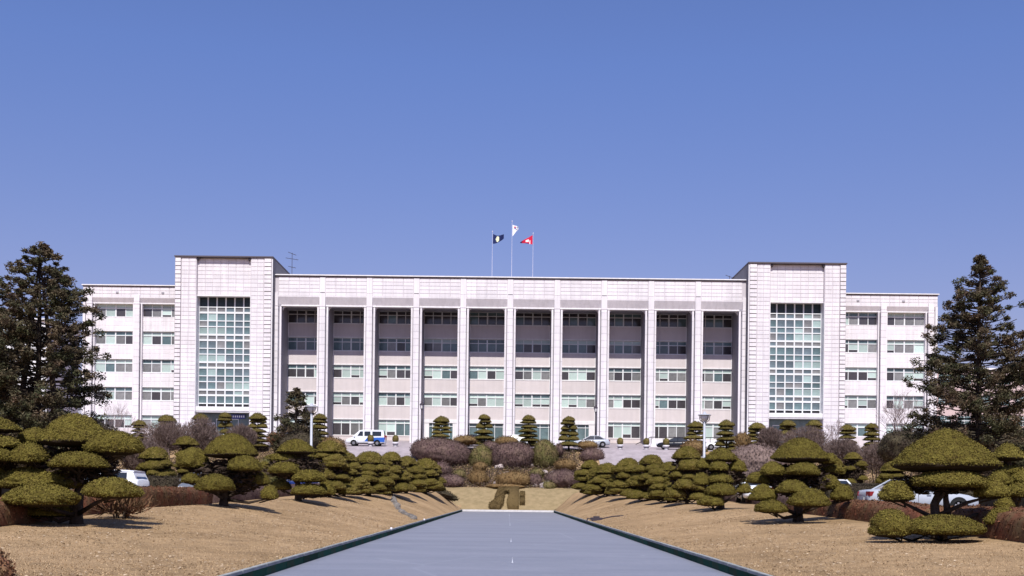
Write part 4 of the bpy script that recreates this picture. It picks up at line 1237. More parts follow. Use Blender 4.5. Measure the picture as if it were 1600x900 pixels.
SH = [
 ('big rounded purple-brown clipped shrub left in the terraced garden', (643,737,687,731), 131.5, 'shrub_purple', .14),
 ('olive green bushy shrub between the two big purple shrubs', (735,769,697,738), 130.0, 'shrub_olive', 0),
 ('widest purple-brown dome shrub in the middle of the garden', (766,838,692,738), 130.5, 'shrub_purple', 0),
 ('tall olive shrub right of the middle purple dome', (832,870,688,738), 130.0, 'shrub_olive', 0),
 ('thin purple shrub at the top right of the olive shrub', (866,880,694,712), 132.0, 'shrub_purple', 0),
 ('flat brown-green clipped shrub behind the leftmost big dome', (709,744,681,696), 135.3, 'shrub_brown', 0),
 ('flat brown-green clipped shrub on the rim below the entrance', (774,810,682,699), 135.3, 'shrub_brown', 0),
 ('flat brown shrub right on the rim of the garden', (904,933,689,703), 135.3, 'shrub_brown', 0),
 ('loose purple twiggy shrub at the right end of the garden rim', (907,944,700,726), 132.5, 'shrub_purple', 0),
 ('small round purple shrub between the upper clipped shrubs', (755,776,690,706), 133.5, 'shrub_purple', 0),
 ('low red-brown shrub among stones at right of the garden', (867,901,718,736), 127.5, 'shrub_brown', 0),
 ('small olive ball low at left of the garden', (709,727,734,750), 125.0, 'shrub_olive', 0),
 ('low purple shrub beside the last tree of the left bank', (688,724,742,764), 122.5, 'shrub_purple', 0),
 ('round brown-olive ball above the left part of the lawn slope', (732,762,735,762), 123.3, 'shrub_brown', 0),
 ('broad stepped brown bush above the emblem hedge', (774,829,737,764), 123.0, 'shrub_brown', 0),
 ('flat brown base layer spread along the top of the lawn slope', (758,822,755,765), 122.6, 'shrub_brown', 0),
 ('grey-brown twiggy shrub right of the stepped bush', (824,846,740,765), 123.0, 'shrub_purple', 0),
 ('wide purple-brown mound low at right of the garden', (852,908,735,766), 123.5, 'shrub_purple', 0),
 ('small flat olive shrub at the foot of the wide right mound', (846,868,752,767), 122.2, 'shrub_olive', 0),
 ('purple shrub tucked behind the last trees of the left bank', (676,705,722,750), 127.0, 'shrub_purple', 0),
 ('small brown tuft above the olive ball at left', (740,760,722,738), 127.0, 'shrub_brown', 0),
 ('small olive tuft in the middle of the garden', (828,850,733,748), 126.0, 'shrub_olive', 0),
]
for i, (lb, bxx, d, m, tl) in enumerate(SH):
    shrub(lb, bxx, d, m, seed=300+i, tilt=tl, group='clipped shrubs of the terraced garden', leaf=.13)
SIDE = [
 ('bare purple-brown bush left of the first tiered topiary', (225,300,660,706), 118, 'shrub_purple'), ('reddish bare bush before the left tower', (285,345,655,712), 122, 'shrub_purple'),
 ('purple bush right of the left tower entrance', (355,400,664,706), 124, 'shrub_purple'), ('red-brown round bush at the foot of the small fir', (418,442,676,696), 130, 'hedge_red'),
 ('dark brown bush before the left colonnade', (440,500,676,712), 126, 'shrub_dark'), ('brown bush on the left drive edge', (500,540,684,716), 118, 'shrub_brown'),
 ('large dark shrub mass under the left conifer', (-30,80,655,730), 86, 'shrub_dark'), ('dark evergreen bush behind the nearest left topiary', (60,190,660,730), 92, 'shrub_dark'),
 ('olive-brown bush behind the left car park', (190,260,690,745), 96, 'shrub_purple'), ('dull green bush filling the gap left of the second dome', (395,450,716,765), 92, 'shrub_olive'),
 ('wide mauve-brown clipped mound right of the third right topiary', (1130,1225,694,760), 104, 'shrub_mauve'), ('brown bush below the right tower', (1220,1300,668,720), 122, 'shrub_purple'),
 ('low purple hedge-like bush before the right wing', (1290,1345,688,726), 116, 'shrub_purple'), ('dark purple bush below the right wing', (1340,1410,692,740), 110, 'shrub_purple'),
 ('dark shrub under the bare tree at right', (1375,1450,672,730), 104, 'shrub_dark'), ('dark bush mass under the right conifer', (1430,1560,668,740), 92, 'shrub_dark'),
 ('dark bush at the right edge behind the trees', (1530,1660,672,750), 88, 'shrub_dark'), ('brown round bush between lamp post and tower at right', (1150,1172,676,702), 131, 'shrub_brown'),
 ('purple bare bush at the inner foot of the right tower', (1185,1222,668,706), 128, 'shrub_purple'), ('brown clipped bush just left of the right lamp post', (1066,1100,688,712), 126, 'shrub_brown'),
]
for i, (lb, bxx, d, m) in enumerate(SIDE):
    bare = m == 'shrub_purple'; m = 'shrub_mauve' if bare else m
    shrub(lb, bxx, d, m, seed=400+i, group='bushes below the towers and wings', leaf=.15, lump=.14, dens=1.3, airy=bare)
o = shrub('small red-brown leafy shrub in the bottom left corner', (-40,19,866,930), 17.0, 'hedge_red', seed=460, leaf=.05, dens=1.5, lump=.12)
# rocks in the garden
rk = []
for i in range(3):
    V, T = ICO[3]; n = 1 + .28*snoise(V, 800+i, 1.8) + .1*snoise(V, 820+i, 5)
    rk.append(np_mesh('garden_rock', V*n[:, None]*np.array([.5, .4, .36]), T, MAT['rock']))
rr = random.Random(77)
for k in range(42):
    x = rr.uniform(-8.5, 8.5); y = rr.uniform(122.2, 134)
    o = link('garden_rock', rr.choice(rk), None, (x, y, gz(x, y)+.08), (rr.uniform(-.3, .3), rr.uniform(-.3, .3), rr.random()*6), [rr.uniform(.7, 1.5)]*3)
    tag(o, 'grey-pink rock lying among the shrubs of the terraced garden slope', 'rock', 'rocks of the terraced garden')

# bare twiggy ground cover on the garden slope and beyond the banks (nobody could count it)
def ground_cover(n, seed):
    r = np.random.default_rng(seed)
    y = 121.8 + 14 * r.random(n); x = (r.random(n) - .5) * 100
    y = np.where(np.abs(x) > 8, 108 + 28*r.random(n), y)
    keep = ~((np.abs(x) > 10.2) & (np.abs(x) < 23.8) & (y > 120.5)) & ~((np.abs(x) > 15.5) & (np.abs(x) < 24.8))
    nz = snoise(np.stack([x, y, x*0], 1), seed, .9); keep &= (nz > -.75)
    x, y, nz = x[keep], y[keep], nz[keep]; n = len(x)
    z = ground_z(x, y); h = (.12 + .5*np.clip(nz+.5, 0, 1.2)) * (.4+.6*r.random(n))
    hh = z + h * r.random(n)
    a = r.normal(size=(n, 3)); a /= np.linalg.norm(a, axis=1)[:, None]; b = np.cross(a, r.normal(size=(n, 3))); b /= np.linalg.norm(b, axis=1)[:, None]
    P = np.stack([x, y, hh], 1); s_ = .09 + .12*r.random((n, 1))
    Q = np.stack([P-b*s_*.4, P+b*s_*.4, P+a*s_], 1).reshape(-1, 3)
    return np_mesh('ground_cover', Q, np.arange(3*n).reshape(-1, 3), [MAT['cover_brown'], MAT['shrub_olive'], MAT['shrub_purple']], r.choice(3, n, p=[.55, .15, .30]))
mat('emblem_green', (0.125, 0.086, 0.036), 0.9, 0.1, island=0.4)
mat('cover_brown', (0.13, 0.095, 0.065), 0.9, 0.1, island=0.5)
gc = link('ground_cover', ground_cover(190000, 31), kind='stuff')
tag(gc, 'low brown and purple twiggy ground cover on the garden slope', 'ground cover')

# ---- hedges
def hedge(name, label, x0, x1, y0, y1, h, m, seed, cat='hedge', group=None, leaf=.07, zoff=0):
    """hedge box that follows the ground along its longer side"""
    n = 14; prof = [(-1, 0), (-1.02, .7), (-.8, .97), (0, 1.0), (.8, .97), (1.02, .7), (1, 0)]
    cx, cy = (x0+x1)/2, (y0+y1)/2; bz = gz(cx, cy)
    Vs = []; rg = random.Random(seed)
    along_y = (y1-y0) > (x1-x0)
    for i in range(n+1):
        f = i/n
        for (p, z) in prof:
            if along_y: X_, Y_ = cx + p*(x1-x0)/2, y0+(y1-y0)*f
            else: X_, Y_ = x0+(x1-x0)*f, cy - p*(y1-y0)/2
            zz = gz(X_ if along_y else X_, Y_)
            e = 1 if 0 < i < n else .96
            Vs.append((X_-cx+rg.uniform(-.03, .03), Y_-cy+rg.uniform(-.03, .03), zz-bz-.1+(h+.1)*z*e+rg.uniform(-.03, .03)*z))
    T = []; k = len(prof)
    for i in range(n):
        for j in range(k-1):
            a = i*k+j; T += [(a, a+k, a+k+1), (a, a+k+1, a+1)] if along_y else [(a, a+1, a+k+1), (a, a+k+1, a+k)]
    for e in (0, n*k):
        for j in range(1, k-1): T.append((e, e+j, e+j+1) if (e == 0) == along_y else (e, e+j+1, e+j))
    V = np.array(Vs); T = np.array(T)
    # outward facing check is not needed for leaves thrown both ways
    area = 2*h*((y1-y0)+(x1-x0)) + (x1-x0)*(y1-y0)
    nl = int(min(30000, area/(leaf*leaf)*2.4))
    LV, LT = leafify(V, T, nl, leaf, seed, lift=1.2, flat=1.0)
    o = link(name, np_mesh(name, np.concatenate([V, LV]), np.concatenate([T, LT+len(V)]), MAT[m]), None, (cx, cy, bz))
    return tag(o, label, cat, group)
hedge('hedge', 'clipped red-brown hedge behind the nearest left topiary, along the car park', -14.3, -13.2, 34.5, 50, .78, 'hedge_red', 501)
hedge('hedge', 'clipped red-brown hedge running left out of the picture', -14.2, -13.0, 18, 33.6, .62, 'hedge_red', 502)
hedge('hedge', 'dull purple low hedge along the left car park, farther along', -15.6, -14.4, 54, 92, .7, 'shrub_purple', 503)
hedge('hedge', 'clipped red-brown hedge in front of the silver saloon at right', 13.0, 14.1, 35.0, 52, .66, 'hedge_red', 504)
hedge('hedge', 'red-brown hedge at the right edge of the picture', 13.0, 14.2, 20, 33.6, .72, 'hedge_red', 505)
hedge('hedge', 'purple-brown low hedge along the right car park, farther along', 14.4, 15.6, 56, 90, .65, 'shrub_purple', 506)
hedge('hedge', 'long dark hedge on the far side of the left car park', -26.2, -24.9, 45, 112, 1.25, 'shrub_dark', 507)
hedge('hedge', 'long dark hedge on the far side of the right car park', 24.9, 26.2, 45, 112, 1.25, 'shrub_dark', 508)
hedge('hedge', 'dark cross hedge behind the white car in the left car park', -27, -17.0, 62.0, 63.2, 1.2, 'shrub_dark', 509)
hedge('hedge', 'dark cross hedge behind the silver saloon in the right car park', 17.2, 29, 60.0, 61.2, 1.2, 'shrub_dark', 510)
# small bare creeper bush in front of the left hedge
shrub('small pinkish twiggy bush in front of the left red hedge', (150,229,777,806), 34.0, 'hedge_red', seed=520, leaf=.06, lump=.2, airy=True)

# ---- emblem hedge on the lawn slope
sy0, sz0, sy1, sz1 = PEND+KW, KZ-.02, 121.0, 2.35
sl = Vector((0, sy1-sy0, sz1-sz0)); SLL = sl.length; sl.normalize(); sn = Vector((0, -sl.z, sl.y))
def ept(px, py, out):
    """photograph pixel on the lawn slope -> point lifted off it"""
    f = (799.5-py)/(799.5-767.0); s_ = f*SLL
    base = Vector((0, sy0, sz0)) + sl*s_
    x = (px-U0-.25)*base.y/F
    return Vector((x, base.y, base.z)) + sn*out
def emblem_piece(poly, seed, th=.42):
    mb = MB(); n = len(poly)
    front = [ept(a, b, th) for a, b in poly]; back = [ept(a, b, -.1) for a, b in poly]
    c = sum(front, Vector())/n
    V = [c] + front + back; T = []
    for i in range(n):
        j = (i+1) % n
        T += [(0, 1+i, 1+j), (1+i, 1+n+i, 1+n+j), (1+i, 1+n+j, 1+j)]
    V = np.array([v[:] for v in V]); T = np.array(T)
    LV, LT = leafify(V, T, 2600, .09, seed, lift=1.0, flat=1.0)
    return V, T, LV, LT
er = thing('emblem_hedge', 'low hedge clipped in the shape of a character on the slope beyond the pool', 'hedge', (0.1, 118.6, gz(0.1, 118.6)))
PIECES = [[(790,767),(779,770),(775,780),(773,789),(765,794),(766,798),(781,798),(786,792),(787,782),(789,775),(792,774),(792,767)],
          [(792,767),(811,767),(811,797),(794,797),(792,790),(795,780),(796,773),(792,774)],
          [(813,775),(820,775),(820,782),(813,782)], [(813,785),(820,785),(820,792),(813,792)]]
for i, poly in enumerate(PIECES):
    V, T, LV, LT = emblem_piece(poly, 600+i)
    off = np.array(er.location)
    link('stroke', np_mesh('stroke', np.concatenate([V, LV])-off, np.concatenate([T, LT+len(V)]), MAT['emblem_green']), er)

# ---- conifers
def conifer(label, px, ytop, d, rad, seed, zlow=1.5, mat_='conifer', trunks=1, lean=0, nb=150, gap=None, name='conifer_tree', profile=None, cat='conifer', clump=.52, per=110, leaf=.155):
    P = pix(px, ytop, d); bz = gz(P.x, d); H = P.z-bz
    t = thing(name, label, cat, (P.x, d, bz))
    rg = random.Random(seed); r = np.random.default_rng(seed)
    tr = MB(); C = []
    for k in range(trunks):
        ox = (k-(trunks-1)/2)*1.1
        tr.tube([(ox, 0, -.3), (ox*.9, 0, H*.4), (ox*.35, .1, H*.75), (0, 0, H*.96)], [.26, .2, .12, .04], 8)
    prof = profile or [(0, .75), (.15, .95), (.35, 1.0), (.55, .8), (.75, .5), (.9, .25), (1, .06)]
    for i in range(nb):
        f = (i+rg.random())/nb; z = zlow + (H-zlow)*f
        R_ = rad*float(interp(f, prof))*rg.uniform(.62, 1.12)
        a = rg.random()*6.283
        if gap and gap(f, a): continue
        dx, dy = math.cos(a), math.sin(a)
        end = Vector((dx*R_, dy*R_, z + R_*rg.uniform(-.12, .22)))
        st = Vector((0, 0, z - R_*.12))
        mid = (st+end)*.5; mid.z -= R_*.05
        tr.tube([st, mid, end], [.07*(1-f*.6), .045, .02], 5, cap=False)
        nc = max(1, int(R_/0.75))
        for q in range(nc):
            g = 1 - q*.62/max(1, nc)
            if rg.random() < .2: continue
            c = st*(1-g) + end*g; c += Vector((rg.uniform(-.3, .3), rg.uniform(-.3, .3), rg.uniform(-.22, .18)))*min(1, R_)
            C.append((c[:], clump*rg.uniform(.6, 1.25)*(0.55+.45*(1-f))))
    cc = np.array([c for c, _ in C]); cs = np.array([s_ for _, s_ in C])
    n = len(cc)*per; idx = np.repeat(np.arange(len(cc)), per)
    p = r.normal(size=(n, 3)); p /= np.linalg.norm(p, axis=1)[:, None]; p *= (r.random((n, 1))**.5)
    p = p*np.array([1, 1, .68])*cs[idx][:, None] + cc[idx]
    a = r.normal(size=(n, 3)); a[:, 2] *= .6; a /= np.linalg.norm(a, axis=1)[:, None]
    b = np.cross(a, r.normal(size=(n, 3))); b /= np.linalg.norm(b, axis=1)[:, None]
    s_ = leaf*(.6+.8*r.random((n, 1)))
    Q = np.stack([p-b*s_*.28, p+b*s_*.28, p+a*s_], 1).reshape(-1, 3)
    link('crown', np_mesh('crown', Q, np.arange(3*n).reshape(-1, 3), MAT[mat_]), t)
    link('trunk', tr.mesh('trunk', MAT['bark'], True), t)
    return t
conifer('tall dark conifer rising at the left edge before the left wing', 62, 385, 70, 4.1, 901, nb=350, trunks=3,
        gap=lambda f, a: .22 < f < .42 and abs(math.sin(a)) < .7 and math.cos(a) > -.3 and random.Random(int(f*1000+a*50)).random() < .55,
        profile=[(0, .9), (.4, 1), (.6, .95), (.75, .78), (.88, .44), (.95, .26), (1, .10)])
conifer('dark conifer cut off by the left edge, joined to its taller neighbour', -6, 425, 72, 3.3, 905, nb=130, profile=[(0, .9), (.3, .95), (.5, .8), (.7, .5), (.85, .3), (1, .06)])
conifer('tall pointed dark conifer at the right before the right wing', 1532, 402, 75, 4.15, 902, nb=340,
        profile=[(0, .95), (.38, 1.0), (.6, .80), (.75, .58), (.88, .28), (1, .03)])
conifer('small greyish fir standing before the left end of the colonnade', 463, 608, 128, 2.7, 903, zlow=.4, nb=120, clump=.75, per=80, leaf=.25, mat_='conifer', name='fir_tree')

# ---- bare trees
def bare_tree(label, px, ytop, d, width, seed, depth=6):
    P = pix(px, ytop, d); bz = gz(P.x, d); H = P.z-bz
    t = thing('bare_tree', label, 'bare tree', (P.x, d, bz), 0, 'bare winter trees')
    rg = random.Random(seed); mb = MB()
    def grow(p, dr, L, r0, k):
        e = p + dr*L
        mb.tube([p, (p+e)*.5+Vector((rg.uniform(-.05, .05), rg.uniform(-.05, .05), 0))*L, e], [r0, r0*.85, r0*.7], 5 if k > 2 else 3, cap=False)
        if k == 0: return
        for q in range(3 if k > 1 else 4):
            n_ = (dr + Vector((rg.gauss(0, .55), rg.gauss(0, .5), rg.uniform(-.1, .35)))).normalized()
            grow(e if q else p+dr*L*.8, n_, L*rg.uniform(.62, .82), r0*.62, k-1)
    grow(Vector((0, 0, -.2)), Vector((0, 0, 1)), H*.30, .13, depth)
    # fit the height and width to what was measured
    a = np.array(mb.v); sx = width*d/F/(a[:, 0].max()-a[:, 0].min()); sz = H/a[:, 2].max()
    mb.v = [(x*sx, y*sx, z*sz) for x, y, z in mb.v]
    link('branches', mb.mesh('branches', MAT['bark_pale'], True), t)
    return t
bare_tree('bare pale-twigged tree before the left wing', 182, 622, 112, 70, 71)
bare_tree('bare pale-twigged tree before the right wing', 1408, 606, 112, 90, 72)
bare_tree('slender bare sapling at the foot of the left tower', 262, 655, 126, 40, 73, 5)
bare_tree('slender bare sapling at the outer foot of the right tower', 1302, 652, 126, 34, 74, 5)

# ---- buildings beyond
def far_building(label, x0, x1, y, z1, m, seed, floors=5):
    cx = (x0+x1)/2; t = thing('far_building', label, 'building', (cx, y, 8))
    mb = MB(); mb.box(x0-cx, x1-cx, 0, 14, 0, z1-8); link('wall', mb.mesh('wall', MAT[m]), t)
    mb = MB(); mb.box(x0-cx-.3, x1-cx+.3, -.3, 14.3, z1-8, z1-7.6); link('roof', mb.mesh('roof', MAT['trim_white']), t)
    wm = MB(); wm.box(-1.1, 1.1, -.05, .1, 0, 1.6, 0); wm.box(-1.1, 1.1, -.09, -.05, .75, .85, 1); wm.box(-.05, .05, -.09, -.051, 0, 1.6, 1)
    wm = wm.mesh('window', [MAT['glass_teal'], MAT['frame_white']])
    n = int((x1-x0)/3.4)
    for f in range(floors):
        for k in range(n):
            link('window', wm, t, (x0-cx+1.8+3.4*k, 0, (z1-8)-2.4-3.6*f))
    return t
far_building('white building glimpsed through the left conifer', -112, -78.5, 190, 30.5, 'far_white', 1)
far_building('pinkish building glimpsed behind the right conifer', 74, 112, 195, 24.5, 'far_pink', 2, 4)

# ------------------------------------------------------------------ vehicles
def wheel_parts(t, x, side, hw, r=.32):
    w = link('wheel', MB().lathe([(.10, -.02), (r*.72, -.02), (r*.74, .0)], 16).mesh('wheel', MAT['dark_metal']), t, (x, side*(hw+.005), r), (R(-90)*side, 0, 0))
    ty = MB(); prof = [(r*.62, -.2), (r*.97, -.2), (r, -.16), (r, -.03), (r*.96, .0), (r*.62, .0)]
    ty.lathe(prof, 20)
    link('tyre', ty.mesh('tyre', MAT['tyre'], True), w)
    rm = MB()
    for k in range(7):
        a = 6.283*k/7; c, s_ = math.cos(a), math.sin(a); q = .05
        rm.add([(-s_*q, c*q, .012), (s_*q, -c*q, .012), (c*r*.6+s_*q*.8, s_*r*.6-c*q*.8, .012), (c*r*.6-s_*q*.8, s_*r*.6+c*q*.8, .012)], [(0,1,2,3)])
    rm.lathe([(.055, .0), (.055, .02), (.02, .024)], 10)
    link('rim', rm.mesh('rim', MAT['rim']), w)
def loft(sections, mb, m=0):
    """sections: lists of points of equal count; closed rings"""
    n = len(sections[0]); vs = [p for s_ in sections for p in s_]; fs = []
    for i in range(len(sections)-1):
        for k in range(n):
            fs.append((i*n+k, i*n+(k+1) % n, (i+1)*n+(k+1) % n, (i+1)*n+k))
    fs.append(tuple(range(n-1, -1, -1))); fs.append(tuple(range((len(sections)-1)*n, len(sections)*n)))
    mb.add(vs, fs, m)
def car(kind, paint, loc, rz, label, name=None, group=None, two_tone=None):
    van = kind in ('van', 'estate'); wag = kind == 'estate'
    t = thing(name or ('van' if kind == 'van' else 'parked_car'), label, 'van' if kind == 'van' else 'car', loc, rz, group)
    if van:
        L = 2.42; hw = .90
        st = [(-L, .80, .38, 1.02), (-L+.06, .88, .28, 1.08), (-1.5, .90, .26, 1.08), (0, .90, .26, 1.08), (1.2, .90, .26, 1.06), (1.75, .88, .27, .98), (2.2, .84, .28, .82), (L, .72, .36, .66)]
        base = (-L+.05, 1.62, .84); top = (-L+.22, .72, .76); zb, zt = (1.0, 1.44) if wag else (1.07, 1.92)
    else:
        L = 2.30; hw = .87
        st = [(-L, .66, .42, .84), (-L+.08, .80, .30, .96), (-1.6, .86, .25, 1.00), (-.8, .87, .23, .97), (.6, .87, .23, .94), (1.2, .86, .24, .90), (1.85, .82, .25, .80), (2.18, .74, .30, .68), (L, .60, .40, .58)]
        base = (-1.72, 1.12, .79); top = (-.92, .22, .60); zb, zt = .95, 1.42
    secs = []
    for (x, w, z0, z1) in st:
        zm = z0 + (z1-z0)*.55
        secs.append([(x, -w*.90, z0), (x, -w, z0+.10), (x, -w*1.005, zm), (x, -w*.95, z1-.04), (x, -w*.78, z1), (x, 0, z1+.025), (x, w*.78, z1), (x, w*.95, z1-.04), (x, w*1.005, zm), (x, w, z0+.10), (x, w*.90, z0), (x, 0, z0-.02)])
    mb = MB(); loft(secs, mb)
    body_mats = [MAT[paint]]
    me = mb.mesh('body', body_mats, True); body = link('body', me, t)
    xb0, xb1, wb = base; xt0, xt1, wt = top
    # greenhouse glass
    g = MB(); 
    v = [(xb0, -wb, zb), (xb1, -wb, zb), (xb1, wb, zb), (xb0, wb, zb), (xt0, -wt, zt-.03), (xt1, -wt, zt-.03), (xt1, wt, zt-.03), (xt0, wt, zt-.03)]
    g.add(v, [(0,1,5,4), (1,2,6,5), (2,3,7,6), (3,0,4,7), (4,5,6,7)])
    if not van: link('window_glass', g.mesh('window_glass', MAT['car_glass']), t)
    else:
        link('upper_body', g.mesh('upper_body', MAT[paint]), t)
        gl = MB()
        for sd in (-1, 1):
            for (a, b) in ((-1.95, -.85), (-.62, .12), (.30, .98)):
                def P(x, f):   # point on the leaning side
                    return (x, sd*((wb*(1-f)+wt*f)+.012), zb+(zt-zb)*f)
                b2 = b - (.35 if b > .9 else 0)
                q = [P(a, .14), P(b, .14), P(b2, .80), P(a, .80)]
                gl.add(q, [(0,1,2,3) if sd < 0 else (3,2,1,0)])
        k = .012
        gl.add([(xb1+k-.04, -wb*.86, zb+.05), (xb1+k-.04, wb*.86, zb+.05), (xt1+k+.08, wt*.86, zt-.12), (xt1+k+.08, -wt*.86, zt-.12)], [(0,1,2,3)])
        gl.add([(xb0-k+.015, wb*.8, zb+.1), (xb0-k+.015, -wb*.8, zb+.1), (xt0-k-.04, -wt*.8, zt-.2), (xt0-k-.04, wt*.8, zt-.2)], [(0,1,2,3)])
        link('window_glass', gl.mesh('window_glass', MAT['car_glass']), t)
    # roof with crown
    rf = MB()
    loft([[(xt0-.03, -wt-.02, zt-.05), (xt0-.03, wt+.02, zt-.05), (xt0-.03, wt*.9, zt-.01), (xt0-.03, -wt*.9, zt-.01)],
          [(xt0+.35, -wt-.03, zt-.04), (xt0+.35, wt+.03, zt-.04), (xt0+.35, wt*.85, zt+.03), (xt0+.35, -wt*.85, zt+.03)],
          [(xt1-.3, -wt-.03, zt-.04), (xt1-.3, wt+.03, zt-.04), (xt1-.3, wt*.85, zt+.03), (xt1-.3, -wt*.85, zt+.03)],
          [(xt1+.03, -wt-.02, zt-.05), (xt1+.03, wt+.02, zt-.05), (xt1+.03, wt*.9, zt-.01), (xt1+.03, -wt*.9, zt-.01)]], rf)
    link('roof', rf.mesh('roof', MAT[paint]), t)
    if not van:
        pl = MB()
        for sd in (-1, 1):
            for (b0, t0, wd) in ((xb0, xt0, .07), (xb1, xt1, .045)):
                pl.tube([(b0, sd*(wb+.005), zb-.02), (t0, sd*(wt+.01), zt-.02)], wd*.8, 5)
            pl.tube([(-.30, sd*(wb+.004), zb-.02), (-.33, sd*(wt+.006), zt-.03)], .035, 4)
        link('pillars', pl.mesh('pillars', MAT[paint]), t)
    wx = (-1.45, 1.42) if van else (-1.35, 1.37)
    for x in wx:
        for sd in (-1, 1):
            ar = MB(); ar.lathe([(.0, 0), (.385, 0), (.385, .008), (.0, .008)], 20)
            link('wheel_arch', ar.mesh('wheel_arch', MAT['tyre']), t, (x, sd*(hw+.001), .34), (R(-90)*sd, 0, 0))
            wheel_parts(t, x, sd, hw+.012)
    # lamps, bumpers trim, plates, door lines, mirrors
    for sd in (-1, 1):
        m_ = MB(); 
        zf = .62 if not van else .74
        m_.box(-.10, .07, -.15, .15, -.07, .07); link('headlight', m_.mesh('headlight', MAT['head_clear']), t, (L-.10, sd*(.56 if not van else .62), zf), (0, 0, sd*.35))
        m_ = MB()
        if wag: m_.box(-.02, .07, -.07, .05, -.08, .08); p = (-L+.06, sd*.76, .93)
        elif van: m_.box(-.03, .10, -.06, .06, -.3, .3); p = (-L+.0, sd*.80, 1.05)
        else: m_.box(-.05, .16, -.16, .14, -.09, .09); p = (-L+.06, sd*.66, .82)
        link('tail_light', m_.mesh('tail_light', MAT['tail_red']), t, p, (0, 0, -sd*.25))
        m_ = MB(); m_.box(-.06, .08, -.09, .09, -.06, .06); link('side_mirror', m_.mesh('side_mirror', MAT[paint]), t, (xb1-.32, sd*(wb+.13), zb+.08))
        m_ = MB(); zz0, zz1 = .36, zb-.06
        for x in ((.78, -.28, -1.12) if not van else (.95, .15, -.75)):
            m_.box(x-.008, x+.008, -.004, .004, zz0, zz1)
        m_.box(-1.0, .9, -.012, .012, .30, .34)
        link('door_seam', m_.mesh('door_seam', MAT['dark_metal']), t, (0, sd*(hw+.004), 0))
        m_ = MB(); m_.box(-.09, .09, -.015, .015, -.015, .015)
        for x in (.55, -.5): link('door_handle', m_.mesh('door_handle', MAT[paint]), t, (x-.4, sd*(hw+.012), zb-.16))
        if van and two_tone:
            m_ = MB(); m_.add([(-L+.05, 0, .45), (.1, 0, .52), (-.2, 0, .98), (-L+.05, 0, 1.02)], [(0,1,2,3) if sd < 0 else (3,2,1,0)])
            link('side_band', m_.mesh('side_band', MAT[two_tone]), t, (0, sd*(hw+.009), 0))
            m_ = MB(); m_.box(-L+.1, 1.9, -.012, .006, .26, .36); link('sill', m_.mesh('sill', MAT['dark_metal']), t, (0, sd*(hw+.004), 0))
    m_ = MB(); m_.box(-.01, .01, -.26, .26, -.06, .06)
    link('number_plate', m_.mesh('number_plate', MAT['plate']), t, (-L-.012, 0, .62)); link('number_plate', m_.mesh('number_plate', MAT['plate']), t, (L+.005, 0, .46))
    m_ = MB(); m_.box(-.03, .03, -.35, .35, -.05, .05); link('grille', m_.mesh('grille', MAT['dark_metal']), t, (L-.015, 0, .56 if not van else .62))
    return t
def at(x, y, lift=.06): return (x, y, gz(x, y)+lift)
car('sedan', 'paint_silver', at(17.0, 46.5), 0, 'silver-white saloon parked side on behind the nearest right topiary')
bpy.data.objects  # keep order
car('estate', 'paint_white', at(-18.2, 48.5), math.pi, 'white estate car parked side on behind the nearest left topiary')
car('sedan', 'paint_grey', at(-15.9, 58.5), R(-90), 'grey car seen end on beside the second left dome tree')
car('sedan', 'paint_blue', at(-18.2, 95.0), 0, 'dark blue saloon with a red tail lamp, glimpsed between the left trees')
car('sedan', 'paint_white', at(14.9, 68.0), R(85), 'white car glimpsed under the pads of the third right topiary')
car('sedan', 'paint_white', at(14.2, 111.0), R(0), 'white saloon glimpsed between the far trees of the right bank')
car('sedan', 'paint_grey', at(-17.5, 110.0), R(90), 'grey car at the far end of the left car park')
car('sedan', 'paint_white', at(18.6, 64.5), R(90), 'white car in the right car park behind the dark cross hedge')
car('van', 'paint_white', at(-17.6, 138.2), math.pi, 'white van with a blue rear flank parked before the colonnade', two_tone='paint_vanblue')
car('sedan', 'paint_black', at(20.6, 138.5), R(170), 'black saloon parked on the plaza right of the potted bushes')
car('sedan', 'paint_white', at(26.2, 137.8), R(175), 'white saloon on the plaza between lamp post and right tower')
car('sedan', 'paint_black', at(-4.2, 140.5), R(8), 'black saloon before the left entrance bay, half hidden by shrubs')
car('sedan', 'paint_white', at(1.4, 141.0), R(0), 'white saloon before the middle column, behind the clipped shrub')
car('sedan', 'paint_silver', at(10.4, 141.0), R(180), 'silver-white saloon right of the fourth tiered topiary before the entrance')
car('sedan', 'paint_white', at(-37.5, 137.5), R(0), 'white saloon before the left tower entrance')

# ------------------------------------------------------------------ lamps, pots, small things
def round_lamp(px, ytop, d, label):
    P = pix(px, ytop, d); bz = gz(P.x, d); H = P.z-bz
    t = thing('street_lamp', label, 'street lamp', (P.x, d, bz), 0, 'tall grey lamp posts')
    mb = MB(); mb.tube([(0,0,-.1), (0,0,1.0), (0,0,H-.8)], [.15, .12, .095], 10); mb.lathe([(.2, 0), (.2, .25), (.13, .3)], 12)
    link('pole', mb.mesh('pole', MAT['lamp_metal'], True), t)
    mb = MB(); mb.lathe([(.08, H-.85), (.30, H-.66), (.40, H-.45), (.36, H-.34)], 16); link('globe', mb.mesh('globe', MAT['lamp_globe'], True), t)
    mb = MB(); mb.lathe([(.36, H-.34), (.58, H-.32), (.56, H-.27), (.16, H-.20), (.10, H-.05), (.03, H)], 18); link('hood', mb.mesh('hood', MAT['lamp_metal'], True), t)
    mb = MB()
    for k in range(4):
        a = 6.283*k/4+.4; c, s_ = math.cos(a), math.sin(a)
        mb.tube([(c*.08, s_*.08, H-1.0), (c*.46, s_*.46, H-.72), (c*.54, s_*.54, H-.32)], .03, 5)
    link('bracket', mb.mesh('bracket', MAT['dark_metal'], True), t)
    return t
round_lamp(487, 630, 95, 'tall grey lamp post with a round hooded head at left, beside the small fir')
